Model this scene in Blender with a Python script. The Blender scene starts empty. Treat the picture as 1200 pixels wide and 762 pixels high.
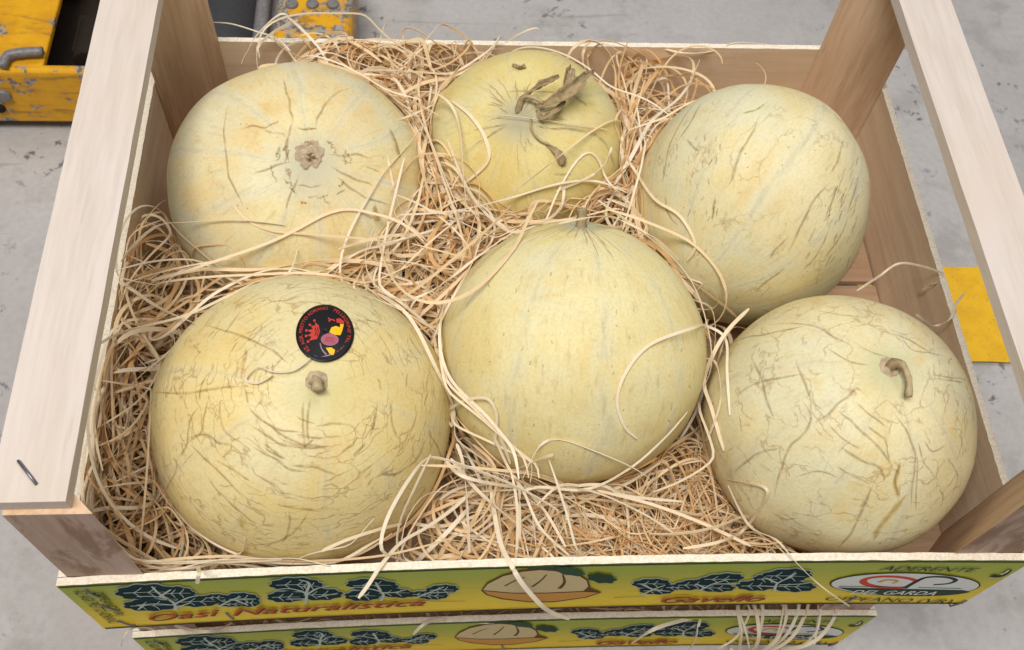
import bpy, bmesh, math, random
import numpy as np
from mathutils import Vector, Matrix, noise
from mathutils.geometry import tessellate_polygon

random.seed(7); rng = np.random.default_rng(7)
scene = bpy.context.scene
COL = scene.collection

# ------------------------------------------------------------------ camera
PW, PH, FPX = 1200.0, 762.0, 1192.2          # photograph size and focal length in its pixels
T = 0.2655                                   # height of the upper crate's panel tops above the floor
CAM = Vector((-0.06382, -0.15031, 0.50752 + T))
RT = Vector((0.99711, -0.04464, 0.06149)); UP = Vector((0.00751, 0.86313, 0.50493)); FW = Vector((0.07561, 0.50301, -0.86097))
FW = FW.normalized(); RT = (RT - FW * RT.dot(FW)).normalized(); UP = RT.cross(FW)
cd = bpy.data.cameras.new('camera'); cam = bpy.data.objects.new('camera', cd); COL.objects.link(cam)
cd.sensor_width = 36; cd.sensor_fit = 'HORIZONTAL'; cd.lens = FPX / PW * 36
cd.clip_start = 0.02; cd.clip_end = 50
cd.dof.use_dof = True; cd.dof.focus_distance = 0.56; cd.dof.aperture_fstop = 22
M = Matrix((RT, UP, -FW)).transposed().to_4x4(); M.translation = CAM
cam.matrix_world = M
scene.camera = cam

# ------------------------------------------------------------------ world and lamps
w = bpy.data.worlds.new('World'); scene.world = w; w.use_nodes = True
bg = w.node_tree.nodes['Background']; bg.inputs[0].default_value = (1.0, 0.98, 0.96, 1); bg.inputs[1].default_value = 0.235
def area(name, loc, target, sx, sy, power, col):
    l = bpy.data.lights.new(name, 'AREA'); l.shape = 'RECTANGLE'; l.size = sx; l.size_y = sy; l.energy = power; l.color = col
    o = bpy.data.objects.new(name, l); COL.objects.link(o); o.location = loc
    o.rotation_euler = (Vector(target) - Vector(loc)).to_track_quat('-Z', 'Y').to_euler()
    return o
area('ceiling_light', (-0.45, -0.40, 2.6), (0, 0.2, 0.2), 1.3, 0.6, 66, (1.0, 0.955, 0.895))
area('ceiling_light_far', (0.9, 1.5, 2.9), (0, 0.2, 0.2), 1.6, 0.5, 22, (0.95, 0.97, 1.0))
scene.view_settings.view_transform = 'Standard'; scene.view_settings.look = 'None'
scene.view_settings.exposure = -0.10; scene.view_settings.gamma = 1.0
scene.render.engine = 'CYCLES'

# ------------------------------------------------------------------ helpers
def ray(u, v):
    return FW + RT * ((u - PW / 2) / FPX) - UP * ((v - PH / 2) / FPX)
def at_z(u, v, z):            # point seen at (u, v) at height z above the panel tops
    d = ray(u, v); return CAM + d * ((z + T - CAM.z) / d.z)
def at_y(u, v, y):
    d = ray(u, v); return CAM + d * ((y - CAM.y) / d.y)

def at_x(u, v, x):
    d = ray(u, v); return CAM + d * ((x - CAM.x) / d.x)

def link(name, me, parent=None):
    o = bpy.data.objects.new(name, me); COL.objects.link(o)
    if parent is not None: o.parent = parent
    return o
def mesh(name, vs, fs, mats, parent=None, smooth=False, mi=None, attrs=None):
    me = bpy.data.meshes.new(name); me.from_pydata([tuple(v) for v in vs], [], fs)
    for m in (mats if isinstance(mats, (list, tuple)) else [mats]): me.materials.append(m)
    if mi is not None: me.polygons.foreach_set('material_index', mi)
    if smooth: me.polygons.foreach_set('use_smooth', [True] * len(me.polygons))
    for k, (ty, data) in (attrs or {}).items():
        a = me.attributes.new(k, ty, 'POINT')
        a.data.foreach_set('vector' if ty == 'FLOAT_VECTOR' else 'value', np.asarray(data, dtype=np.float32).ravel())
    me.update()
    return link(name, me, parent)
def empty(name, loc, label, cat, group=None):
    o = link(name, None); o.location = loc; o.empty_display_size = 0.02
    o['label'] = label; o['category'] = cat
    if group: o['group'] = group
    return o
def tag(o, label, cat, group=None, kind=None):
    if label: o['label'] = label
    if cat: o['category'] = cat
    if group: o['group'] = group
    if kind: o['kind'] = kind
    return o
def copy_tree(o, parent=None):
    c = o.copy(); COL.objects.link(c); c.parent = parent
    for ch in list(o.children): copy_tree(ch, c)
    return c

def smooth(pts, sub=4):
    out = []; n = len(pts)
    for i in range(n - 1):
        p0, p1, p2, p3 = pts[max(i - 1, 0)], pts[i], pts[i + 1], pts[min(i + 2, n - 1)]
        for k in range(sub):
            t = k / sub
            out.append(.5 * ((2 * p1) + (p2 - p0) * t + (2 * p0 - 5 * p1 + 4 * p2 - p3) * t * t + (3 * p1 - p0 - 3 * p2 + p3) * t ** 3))
    out.append(pts[-1]); return out

# ---- material node helpers
class NT:
    def __init__(s, name):
        s.m = bpy.data.materials.new(name); s.m.use_nodes = True
        s.n = s.m.node_tree.nodes; s.l = s.m.node_tree.links
        s.b = s.n['Principled BSDF']; s.out = s.n['Material Output']
    def node(s, t, **kw):
        n = s.n.new(t)
        for k, v in kw.items(): setattr(n, k, v)
        return n
    def set(s, sock, v):
        if v is None: return
        if hasattr(v, 'is_linked') or isinstance(v, bpy.types.NodeSocket): s.l.new(v, sock)
        else:
            if isinstance(v, tuple) and len(v) == 3 and sock.type == 'RGBA': v = (*v, 1)
            sock.default_value = v
    def math(s, op, a, b=None, c=None, clamp=False):
        n = s.node('ShaderNodeMath', operation=op, use_clamp=clamp)
        s.set(n.inputs[0], a)
        if b is not None: s.set(n.inputs[1], b)
        if c is not None: s.set(n.inputs[2], c)
        return n.outputs[0]
    def vmath(s, op, a, b):
        n = s.node('ShaderNodeVectorMath', operation=op); s.set(n.inputs[0], a); s.set(n.inputs[1], b); return n.outputs[0]
    def mix(s, f, a, b, blend='MIX'):
        n = s.node('ShaderNodeMix', data_type='RGBA', blend_type=blend)
        s.set(n.inputs[0], f); s.set(n.inputs[6], a); s.set(n.inputs[7], b); return n.outputs[2]
    def noise(s, vec, scale, detail=4, rough=0.55, dist=0.0):
        n = s.node('ShaderNodeTexNoise'); s.set(n.inputs['Vector'], vec); n.inputs['Scale'].default_value = scale
        n.inputs['Detail'].default_value = detail; n.inputs['Roughness'].default_value = rough; n.inputs['Distortion'].default_value = dist
        return n.outputs['Fac']
    def step(s, v, lo, hi, a=0.0, b=1.0):
        n = s.node('ShaderNodeMapRange', interpolation_type='SMOOTHSTEP'); s.set(n.inputs[0], v)
        for i, x in zip((1, 2, 3, 4), (lo, hi, a, b)): n.inputs[i].default_value = x
        return n.outputs[0]
    def obj(s): return s.node('ShaderNodeTexCoord').outputs['Object']
    def attr(s, name, vec=False):
        n = s.node('ShaderNodeAttribute', attribute_name=name); return n.outputs['Vector' if vec else 'Fac']
    def scale(s, vec, sc): return s.vmath('MULTIPLY', vec, sc)
    def bump(s, h, strength, dist):
        n = s.node('ShaderNodeBump'); n.inputs['Strength'].default_value = strength; n.inputs['Distance'].default_value = dist
        s.set(n.inputs['Height'], h); s.l.new(n.outputs[0], s.b.inputs['Normal'])
    def fin(s, col, rough=0.6, spec=0.3):
        s.set(s.b.inputs['Base Color'], col); s.set(s.b.inputs['Roughness'], rough); s.b.inputs['Specular IOR Level'].default_value = spec
        return s.m

def wood_mat(name, light, dark, axis, fleck=0.3, stain=None):
    t = NT(name); o = t.obj()
    rnd = t.node('ShaderNodeObjectInfo').outputs['Random']
    o = t.vmath('ADD', o, t.math('MULTIPLY', rnd, 3.0))
    st = [1, 1, 1]; st[axis] = 0.07
    g = t.scale(o, tuple(st))
    n1 = t.noise(g, 90, 5, .6, .6); n2 = t.noise(g, 420, 3, .6); n3 = t.noise(o, 14, 3)
    f = t.math('ADD', t.math('MULTIPLY', n1, .6), t.math('MULTIPLY', n2, .4))
    c = t.mix(t.step(f, .38, .66), light, dark)
    c = t.mix(t.step(n3, .42, .75, 0, .45), c, tuple(0.5 * (a + b) * k for a, b, k in zip(light, dark, (1.02, .95, .85))))
    if fleck:
        c = t.mix(t.step(t.noise(g, 240, 2, .5), .66, .74, 0, fleck), c, tuple(x * .55 for x in dark))
    if stain:
        c = t.mix(t.step(t.noise(t.scale(o, (1, 1, .35)), 60, 4, .6, .4), .50, .62, 0, .75), c, stain)
    t.bump(f, .25, .0006)
    return t.fin(c, .62, .25)

def ply_edge_mat(name):
    t = NT(name); o = t.obj()
    n1 = t.noise(o, 700, 3, .7); n2 = t.noise(o, 160, 3, .6)
    c = t.mix(t.step(n1, .38, .6), (.74, .64, .50), (.86, .79, .67))
    c = t.mix(t.step(n2, .60, .74, 0, .4), c, (.56, .43, .29))
    t.bump(n1, .7, .0008)
    return t.fin(c, .8, .1)

def flat_mat(name, col, rough=.6, spec=.12, var=.12):
    t = NT(name); n = t.noise(t.obj(), 300, 3)
    c = t.mix(t.step(n, .3, .7, 0, var), col, tuple(x * .6 for x in col))
    return t.fin(c, rough, spec)

M_RAIL = wood_mat('pale_planed_wood', (.625, .555, .51), (.55, .48, .425), 1, .16)
M_POST = wood_mat('rough_sawn_wood', (.70, .505, .345), (.53, .35, .22), 2, .45)
M_POST_END = wood_mat('stained_post_wood', (.50, .37, .30), (.38, .26, .19), 2, .3, (.22, .115, .055))
M_PANEL_X = wood_mat('poplar_veneer_long', (.80, .63, .45), (.70, .525, .355), 0, .12)
M_PANEL_Y = wood_mat('poplar_veneer_side', (.80, .64, .475), (.68, .525, .37), 1, .2)
M_SLAT = wood_mat('thin_slat_wood', (.56, .38, .25), (.42, .27, .16), 0, .3)
M_EDGE = ply_edge_mat('plywood_edge')
M_STEEL = flat_mat('staple_steel', (.20, .20, .23), .35, .6); M_STEEL.node_tree.nodes['Principled BSDF'].inputs['Metallic'].default_value = .7

def print_mat():
    t = NT('printed_board'); o = t.obj()
    s = t.node('ShaderNodeSeparateXYZ'); t.l.new(o, s.inputs[0])
    z = s.outputs[2]
    f = t.step(t.math('ADD', z, t.math('MULTIPLY', t.math('SUBTRACT', t.noise(o, 9, 2), .5), .012)), .004, .078)
    c = t.mix(f, (.88, .62, .015), (.36, .42, .04))
    c = t.mix(t.step(t.noise(t.scale(o, (.1, 1, 1)), 500, 3), .45, .7, 0, .16), c, (.30, .22, .03))
    return t.fin(c, .5, .2)
M_PRINT = print_mat()
M_NAVY = flat_mat('print_dark_teal', (.008, .034, .040), .7, .05)
M_WHITE = flat_mat('print_white', (.72, .75, .72))
M_VEIN = flat_mat('print_pale_vein', (.50, .58, .52))
M_GREEN = flat_mat('print_dark_green', (.012, .045, .018))
M_RED = flat_mat('print_brick_red', (.52, .075, .012))
M_BLACK = flat_mat('print_black', (.018, .018, .016))
M_CREAM = flat_mat('print_melon_cream', (.66, .53, .28))
M_ORANGE = flat_mat('print_melon_orange', (.62, .30, .06))
M_BROWN = flat_mat('print_brown', (.12, .05, .012))
M_LEAFG = flat_mat('print_leaf_green', (.025, .075, .03))
M_LOGORED = flat_mat('print_logo_red', (.60, .06, .02))

# ------------------------------------------------------------------ ground
def concrete():
    t = NT('worn_concrete'); o = t.obj()
    n1 = t.noise(o, 3.2, 6, .62, .3); n2 = t.noise(o, 17, 6, .65); n3 = t.noise(o, 160, 4, .6)
    c = t.mix(t.step(n1, .35, .68), (.485, .465, .46), (.40, .38, .37))
    c = t.mix(t.step(n2, .50, .66, 0, .6), c, (.31, .29, .275))
    c = t.mix(t.step(n2, .28, .42, .4, 0), c, (.51, .495, .50))
    c = t.mix(t.step(n3, .35, .7, 0, .3), c, (.32, .31, .31))
    blot = t.math('MULTIPLY', t.step(t.noise(o, 60, 5, .65, .4), .58, .66), t.step(t.noise(t.vmath('ADD', o, (3.3, 1.7, 0)), 5.5, 3), .46, .58))
    c = t.mix(t.math('MULTIPLY', blot, .85), c, (.10, .098, .105))
    scr = t.step(t.noise(t.scale(o, (.6, 9, 1)), 7, 4, .6, .8), .655, .70, 0, .4)
    c = t.mix(scr, c, (.24, .22, .21))
    t.bump(t.math('ADD', n3, t.math('MULTIPLY', n2, .6)), .2, .002)
    return t.fin(c, t.step(n1, .3, .7, .42, .62), .35)
S = 3.0
ground = mesh('floor', [(-S, -S, 0), (S, -S, 0), (S, S, 0), (-S, S, 0)], [(0, 1, 2, 3)], concrete())
ground['kind'] = 'structure'

def yellow_line():
    t = NT('floor_marking_paint'); o = t.obj()
    n = t.noise(o, 60, 5, .65); n2 = t.noise(o, 260, 3, .6)
    c = t.mix(t.step(n, .35, .7), (.80, .46, .012), (.70, .39, .010))
    c = t.mix(t.step(n2, .58, .70, 0, .55), c, (.35, .25, .06))
    return t.fin(c, .55, .35)
pa = at_z(1113, 316, -T); pb = at_z(1175, 425, -T)
vs = []; NSEG = 40; y0, y1 = pb.y - .001, pa.y + .001
for i in range(NSEG + 1):
    x = .18 + i * .62 / NSEG
    vs += [(x, y0 + random.uniform(-.0012, .0012), .004), (x, y1 + random.uniform(-.0012, .0012), .004)]
ln = mesh('floor_marking', vs, [(2 * i, 2 * i + 2, 2 * i + 3, 2 * i + 1) for i in range(NSEG)], yellow_line())
ln['kind'] = 'structure'

# ------------------------------------------------------------------ crate
A, B, PT = 0.25, 0.374, 0.0040     # half length, depth, panel thickness
PZ = 0.085; RAILTOP = PZ + 0.0952; PB = 0.0009
def bow(x): return 0.0042 * (1 - (x / A) ** 2)
def board(name, lo, hi, axis, mats, parent, idx=(0, 1), jit=.00016, nseg=30, warp=None, front=None, seed=0):
    """a plank with slightly uneven edges; idx = material of the two broad faces / the edges"""
    r = random.Random(seed); ax = [0, 1, 2]; ax.remove(axis); p, q = ax
    vs, fs, mi = [], [], []
    for i in range(nseg + 1):
        tt = i / nseg
        for a_, b_ in ((0, 0), (1, 0), (1, 1), (0, 1)):
            v = [0, 0, 0]; v[axis] = lo[axis] + (hi[axis] - lo[axis]) * tt
            v[p] = (hi if a_ else lo)[p] + r.uniform(-jit, jit); v[q] = (hi if b_ else lo)[q] + r.uniform(-jit, jit)
            if warp: v = warp(v)
            vs.append(v)
    dp, dq = hi[p] - lo[p], hi[q] - lo[q]
    for i in range(nseg):
        for k in range(4):
            a0, a1 = 4 * i + k, 4 * i + (k + 1) % 4
            fs.append((a0, a1, a1 + 4, a0 + 4))
            along_p = k in (0, 2)                       # face spans direction p
            broad = (dp > dq) == along_p
            m = idx[0] if broad else idx[1]
            if front is not None and k == front: m = 2
            mi.append(m)
    n = 4 * nseg
    fs += [(0, 3, 2, 1), (n, n + 1, n + 2, n + 3)]; mi += [idx[1], idx[1]]
    o = mesh(name, vs, fs, mats, parent, mi=mi)
    bm = bmesh.new(); bm.from_mesh(o.data); bmesh.ops.recalc_face_normals(bm, faces=bm.faces); bm.to_mesh(o.data); bm.free()
    return o

def prism(name, pts, z0, z1, mats, parent, mi=None, nz=6, jit=.0002):
    vs = []; n = len(pts)
    for j in range(nz + 1):
        z = z0 + (z1 - z0) * j / nz
        vs += [(x + random.uniform(-jit, jit), y + random.uniform(-jit, jit), z) for x, y in pts]
    fs = []; m = []
    for j in range(nz):
        for k in range(n):
            a0, a1 = j * n + k, j * n + (k + 1) % n
            fs.append((a0, a1, a1 + n, a0 + n)); m.append(mi[k] if mi else 0)
    fs += [tuple(range(n - 1, -1, -1)), tuple(range(nz * n, nz * n + n))]; m += [0, 0]
    return mesh(name, vs, fs, mats, parent, mi=m)

def staple(parent, p, d, nrm, L=.011, r=.0007):
    """a bent wire staple lying on a face"""
    d = Vector(d).normalized(); nrm = Vector(nrm).normalized(); p = Vector(p)
    return tube('staple', [p - d * L / 2 - nrm * .002, p - d * L / 2 + nrm * .0008, p + nrm * .0011, p + d * L / 2 + nrm * .0008, p + d * L / 2 - nrm * .002], [r] * 5, M_STEEL, parent, 6)

def tube(name, pts, rad, mat, parent=None, sides=8, rough=0.0, attrs=None):
    pts = [Vector(p) for p in pts]; vs, fs = [], []
    n = len(pts); ref = Vector((.3, .5, .81)); prev = None
    for i, p in enumerate(pts):
        t = (pts[min(i + 1, n - 1)] - pts[max(i - 1, 0)]).normalized()
        u = (prev if prev is not None else ref); u = (u - t * u.dot(t)).normalized(); prev = u; v = t.cross(u)
        for k in range(sides):
            a = 2 * math.pi * k / sides; rr = rad[i] * (1 + rough * (random.uniform(-1, 1) + (1.6 if k % 2 else -1.6)))
            vs.append(p + (u * math.cos(a) + v * math.sin(a)) * rr)
    for i in range(n - 1):
        for k in range(sides):
            a0, a1 = i * sides + k, i * sides + (k + 1) % sides
            fs.append((a0, a1, a1 + sides, a0 + sides))
    fs += [tuple(range(sides - 1, -1, -1)), tuple(range((n - 1) * sides, n * sides))]
    return mesh(name, vs, fs, mat, parent, smooth=True)

ZU = 0.1805
crate = empty('wooden_crate', (0, 0, ZU), 'open wooden crate on top of the stack, holding six melons in wood wool', 'crate', 'stacked fruit crates')
fp = board('front_panel', (-A, 0, PB), (A, PT, PZ), 0, [M_PANEL_X, M_EDGE, M_PRINT], crate, nseg=120, warp=lambda v: [v[0], v[1] + bow(v[0]), v[2]], front=3, seed=1)
fp['label'] = 'front board printed green fading to yellow'
board('back_panel', (-A, B - PT, PB), (A, B, PZ), 0, [M_PANEL_X, M_EDGE], crate, nseg=100, seed=2)
board('side_panel', (-A, PT + .0006, PB), (-A + PT, B - PT - .0004, PZ - .0005), 1, [M_PANEL_Y, M_EDGE], crate, nseg=90, seed=3)
board('side_panel', (A - PT, PT + .0006, PB), (A, B - PT - .0004, PZ - .0005), 1, [M_PANEL_Y, M_EDGE], crate, nseg=90, seed=4)
PL = 0.0372; e = PT + .0004; RZ0 = RAILTOP - .008
for sx, sy in ((-1, 0), (1, 0), (-1, 1), (1, 1)):
    xo = sx * (A - e); xi = sx * (A - e - PL)
    yo = e + .0004 if sy == 0 else B - e; yi = yo + (PL if sy == 0 else -PL)
    pts = [(xo, yo), (xi, yo), (xo, yi)]
    if (sx > 0) == (sy == 0): pts = pts[::-1]; mi = [0, 1, 0] if sy == 0 else None
    else: mi = [1, 0, 0] if sy == 0 else None
    # bevelled tips on the thin corners
    prism('corner_post', pts, 0.0, RZ0 - .0003, [M_POST, M_POST_END], crate, mi)
board('side_rail', (-.2491, .0073, RZ0), (-.2174, B - .006, RAILTOP), 1, [M_RAIL, M_RAIL], crate, jit=.00012, nseg=24, seed=5)
board('side_rail', (.2150, .0073, RZ0), (.2474, B - .006, RAILTOP), 1, [M_RAIL, M_RAIL], crate, jit=.00012, nseg=24, seed=6)
ns = 5; ys = [PT + .001 + i * (B - 2 * PT - .002) / ns for i in range(ns + 1)]
for i in range(ns):
    board('bottom_slat', (-A + PT + .001, ys[i] + .002, .0025), (A - PT - .001, ys[i + 1] - .002, .0065), 0, [M_SLAT, M_SLAT], crate, nseg=20, seed=10 + i)
# staples: on the rails and through the front board
def loc(p): return Vector(p) - Vector((0, 0, ZU))
q1, q2 = loc(at_z(22, 541, .0952)), loc(at_z(43, 568, .0952))
staple(crate, (q1 + q2) / 2, q2 - q1, (0, 0, 1), (q2 - q1).length)
for x, y, dx, dy in ((-.233, B - .022, .3, 1), (.232, .022, -.4, 1), (.231, B - .022, .2, 1)):
    staple(crate, (x, y, RAILTOP), (dx, dy, 0), (0, 0, 1), .012)
def fpos(u, v, layer=0.0):     # a pixel on the printed board -> crate-local point just in front of it
    p = loc(at_y(u, v, 0.0)); return p
for (u0, v0), (u1, v1) in (((98, 690), (118, 700)), ((116, 708), (142, 716)), ((138, 727), (158, 733)), ((262, 719), (276, 731)), ((634, 712), (636, 722)), ((990, 709), (1004, 702)), ((1105, 713), (1134, 703))):
    a_, b_ = fpos(u0, v0), fpos(u1, v1); L = (b_ - a_).length
    c_ = (a_ + b_) / 2; c_.z = max(c_.z, .004)
    staple(fp, (c_.x, bow(c_.x), c_.z), (b_ - a_), (0, -1, 0), min(L, .013), .0006)

# ---- the print on the front board -------------------------------------------------
LAY = [0]
def sheet(name, polys, mat, layer, parent=fp, holes=None):
    """flat printed shapes: polys = list of lists of (x, z); one mesh"""
    vs, fs = [], []
    for pl in polys:
        b = len(vs); vs += [(x, bow(x) - .00045 - layer * .00017, z) for x, z in pl]
        if isinstance(pl, Rib):
            h = len(pl) // 2; fs += [(b + i, b + i + 1, b + 2 * h - 2 - i, b + 2 * h - 1 - i) for i in range(h - 1)]; continue
        for tr in tessellate_polygon([[Vector((x, z, 0)) for x, z in pl]]):
            fs.append(tuple(b + k for k in tr))
    return mesh(name, vs, fs, mat, parent)
class Rib(list): pass
def ribbon2(pts, w0, w1=None):
    if 2 < len(pts) < 25:                      # round the corners
        pts = [(v.x, v.y) for v in smooth([Vector((p[0], p[1], 0)) for p in pts], 4)]
    w1 = w0 if w1 is None else w1; out = []; n = len(pts); L, R_ = [], []
    for i, (x, z) in enumerate(pts):
        a = pts[max(i - 1, 0)]; b = pts[min(i + 1, n - 1)]
        d = Vector((b[0] - a[0], b[1] - a[1])); d = d.normalized() if d.length > 0 else Vector((1, 0))
        ww = w0 + (w1 - w0) * i / max(n - 1, 1)
        L.append((x - d.y * ww / 2, z + d.x * ww / 2)); R_.append((x + d.y * ww / 2, z - d.x * ww / 2))
    return Rib(L + R_[::-1])
def px(u, v):
    p = fpos(u, v); return (p.x, p.z)
def pxs(l): return [px(*q) for q in l]
def ell(u, v, ru, rv, rot=0, n=26, bump=0.0, seed=0, grow=1.0, wavy=7):
    out = []
    for k in range(n):
        a = 2 * math.pi * k / n; m = grow * (1 + bump * math.sin(wavy * a + seed))
        x, y = ru * m * math.cos(a), rv * m * math.sin(a); c, s = math.cos(rot), math.sin(rot)
        out.append(px(u + x * c - y * s, v + x * s + y * c))
    return out
sheet('border_line', [ribbon2([(-A + .001 + i * (2 * A - .002) / 60, PZ - .0016) for i in range(61)], .0022)], M_GREEN, 0)
sheet('border_line', [ribbon2([(-A + .001 + i * (2 * A - .002) / 60, PB + .0016) for i in range(61)], .0022)], M_BLACK, 0)
def chain(lobes, veins, base):
    """a printed spray of dark leaves with a pale outline and pale branching veins"""
    for i, (u, v, ru, rv, rot) in enumerate(lobes):
        sheet('leaf_outline', [ell(u, v, ru + 1.2, rv + .9, rot, 44, .07, i * 1.7, 1.0, 9)], M_VEIN, base + .2 + i * .05)
        sheet('leaf_print', [ell(u, v, ru, rv, rot, 44, .07, i * 1.7, 1.0, 9)], M_NAVY, base + 2 + i * .05)
    fine_ = []
    for (u, v, ru, rv, rot) in lobes:
        for q in (-.4, .1):
            for sg in (-1, 1): fine_.append(ribbon2(pxs([(u + q * ru, v), (u + (q + .16) * ru, v + sg * rv * .35), (u + (q + .26) * ru, v + sg * rv * (.78 - .3 * abs(q)))]), .0007, .0004))
        fine_.append(ribbon2(pxs([(u - .75 * ru, v), (u, v - .4), (u + .75 * ru, v)]), .0010, .0005))
    sheet('leaf_side_veins', fine_, M_VEIN, base + 3.4)
    sheet('leaf_veins', [ribbon2(pxs(l), .0017, .0011) for l in veins], M_VEIN, base + 4)
chain([(170, 695, 34, 8.5, .0), (176, 710, 31, 6.6, .02), (208, 697, 20, 7, .1), (232, 707, 27, 6.2, 0), (252, 703, 14, 3.5, 0), (283, 705, 20, 6.2, .05), (272, 711, 16, 3, 0), (292, 710, 12, 4.5, 0)],
      [[(206, 716), (203, 707), (186, 700), (160, 699)], [(203, 707), (186, 696), (178, 688)], [(187, 700), (200, 692)], [(204, 709), (220, 702), (232, 700)], [(204, 710), (182, 708), (160, 709)], [(206, 713), (222, 708)], [(256, 713), (270, 706), (282, 702)], [(270, 706), (300, 705)], [(170, 708), (162, 714)], [(276, 706), (290, 712)]], 0)
chain([(345, 690, 29, 7.5, 0), (335, 704, 22, 6.3, 0), (375, 702, 26, 6.6, 0), (362, 692, 16, 6, 0), (436, 692, 30, 6.8, .05), (425, 704, 21, 6, 0), (462, 701, 24, 5.4, .1), (494, 703, 14, 3.2, 0), (518, 698, 19, 5.2, -.05), (508, 705, 17, 4.2, 0)],
      [[(357, 712), (358, 700), (340, 694), (322, 695)], [(358, 700), (362, 688), (350, 684)], [(358, 702), (372, 694), (386, 692)], [(357, 706), (335, 706)], [(446, 710), (448, 700), (424, 694), (410, 694)], [(448, 700), (462, 700), (476, 697)], [(446, 698), (440, 688)], [(420, 703), (432, 702)], [(486, 707), (502, 701), (520, 694)], [(502, 701), (532, 700)], [(372, 704), (396, 700)]], 0)
chain([(764, 691, 22, 5.2, -.03), (770, 699, 20, 4.3, 0), (792, 695, 14, 3, 0), (812, 692, 22, 5.6, -.1), (846, 685, 26, 5.8, -.1), (840, 695, 22, 4.6, 0), (886, 692, 22, 5.6, 0), (922, 680, 30, 7.4, -.08), (930, 692, 26, 6, 0), (900, 684, 16, 5, 0)],
      [[(752, 704), (766, 697), (780, 692)], [(766, 697), (752, 691)], [(766, 697), (786, 699)], [(820, 698), (836, 690), (856, 684)], [(836, 690), (868, 689)], [(826, 694), (816, 690)], [(908, 698), (912, 688), (930, 680)], [(912, 688), (898, 682)], [(914, 690), (942, 688), (950, 686)], [(910, 692), (890, 691)], [(922, 683), (934, 676)]], 0)
# half melon with a cut edge
dome = [(566, 699), (572, 692), (590, 683), (612, 678), (634, 676), (660, 678), (678, 682), (688, 688), (690, 695), (684, 700)]
sheet('melon_outline', [pxs([(564, 700), (571, 691), (589, 682), (612, 676.5), (636, 674.5), (662, 676.5), (680, 681), (690, 688), (693, 697), (706, 702), (688, 708), (650, 713.5), (620, 713.5), (588, 710), (570, 705)])], M_BROWN, .5)
sheet('melon_rind_print', [pxs(dome + [(640, 702), (600, 702)])], M_CREAM, 1.6)
sheet('melon_flesh_print', [pxs([(567, 700), (600, 703), (640, 703), (686, 701), (702, 702), (686, 707), (650, 712), (620, 712), (590, 708.5), (572, 704)])], M_ORANGE, 1.6)
sheet('melon_grooves', [ribbon2(pxs([(592, 694), (606, 687), (616, 684)]), .0012, .0006), ribbon2(pxs([(624, 695), (634, 688), (641, 681)]), .0016, .0007), ribbon2(pxs([(656, 697), (662, 690), (660, 681)]), .0024, .0008)], M_BROWN, 2.6)
sheet('melon_leaf_print', [ell(668, 677, 18, 4.6, .15, 26, .1, 1)], M_LEAFG, 2.8)
sheet('melon_leaf_print', [ell(706, 685, 17, 5.4, .1, 26, .12, 2)], M_GREEN, 2.9)
sheet('melon_leaf_print', [ell(640, 674, 22, 2.2, -.03, 26, .08, 1)], M_LEAFG, .3)
sheet('ground_stroke', [ribbon2(pxs([(498, 711), (520, 712), (545, 712)]), .0008, .0004), ribbon2(pxs([(720, 708), (738, 707), (756, 706)]), .0008, .0004)], M_BROWN, .5)
# oval logo
sheet('logo_border', [ell(1061, 687, 88, 13.2, -.02, 48)], M_BLACK, .5)
sheet('logo_oval', [ell(1061, 687, 86, 12.4, -.02, 48)], M_WHITE, 1.4)
band = [px(981, 692)] + [px(1061 + 84.5 * math.cos(a), 687.6 + 12 * math.sin(a)) for a in [math.pi * (.86 - .72 * k / 14) for k in range(15)]] + [px(1128, 691)]
sheet('logo_band', [band], M_GREEN, 2.2)
ring = [(1044 + 32 * math.cos(a), 684.5 + 6.3 * math.sin(a)) for a in [math.radians(60 + 285 * k / 26) for k in range(27)]]
sheet('logo_swoosh', [ribbon2(pxs(ring), .0048, .0032)], M_LOGORED, 2.3)
sheet('logo_swoosh', [ribbon2(pxs([(1030, 685), (1040, 682), (1052, 683), (1046, 686)]), .003, .0015)], M_ORANGE, 2.3)
sheet('logo_stroke', [ribbon2(pxs([(1060, 691), (1072, 684), (1086, 678), (1108, 677), (1120, 680), (1112, 684), (1094, 686)]), .0032, .0022)], M_BLACK, 2.5)
sheet('logo_rule', [ribbon2(pxs([(984, 690.5), (1020, 690), (1052, 689.8)]), .001), ribbon2(pxs([(1076, 689.5), (1100, 689.4), (1126, 689.2)]), .001)], M_BLACK, 2.5)

_tc = {}
def text2d(s, shear=0.0, bold=0.0):
    cu = bpy.data.curves.new('t', 'FONT'); cu.body = s; cu.shear = shear; cu.offset = bold; cu.resolution_u = 3
    ob = bpy.data.objects.new('t', cu); COL.objects.link(ob)
    bpy.context.view_layer.update(); dg = bpy.context.evaluated_depsgraph_get(); me = ob.evaluated_get(dg).to_mesh()
    v = [(p.co.x, p.co.y) for p in me.vertices]; f = [tuple(p.vertices) for p in me.polygons]
    ob.evaluated_get(dg).to_mesh_clear(); bpy.data.objects.remove(ob); bpy.data.curves.remove(cu)
    x0 = min(p[0] for p in v); x1 = max(p[0] for p in v)
    return [((x - x0) / (x1 - x0), y / .7) for x, y in v], f
def lettering(name, s, p0, p1, ht, mat, layer, shear=0.0, bold=0.0, up=None):
    """text from pixel p0 to p1 (baseline), cap height ht in metres"""
    v, f = text2d(s, shear, bold); a = Vector(px(*p0)); b = Vector(px(*p1)); d = b - a; nn = Vector((-d.y, d.x)).normalized() * ht
    if up: nn = Vector(up).normalized() * ht
    vs = []
    for x, y in v:
        q = a + d * x + nn * y; vs.append((q.x, bow(q.x) - .00045 - layer * .00017, q.y))
    return mesh(name, vs, f, mat, fp)
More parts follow.
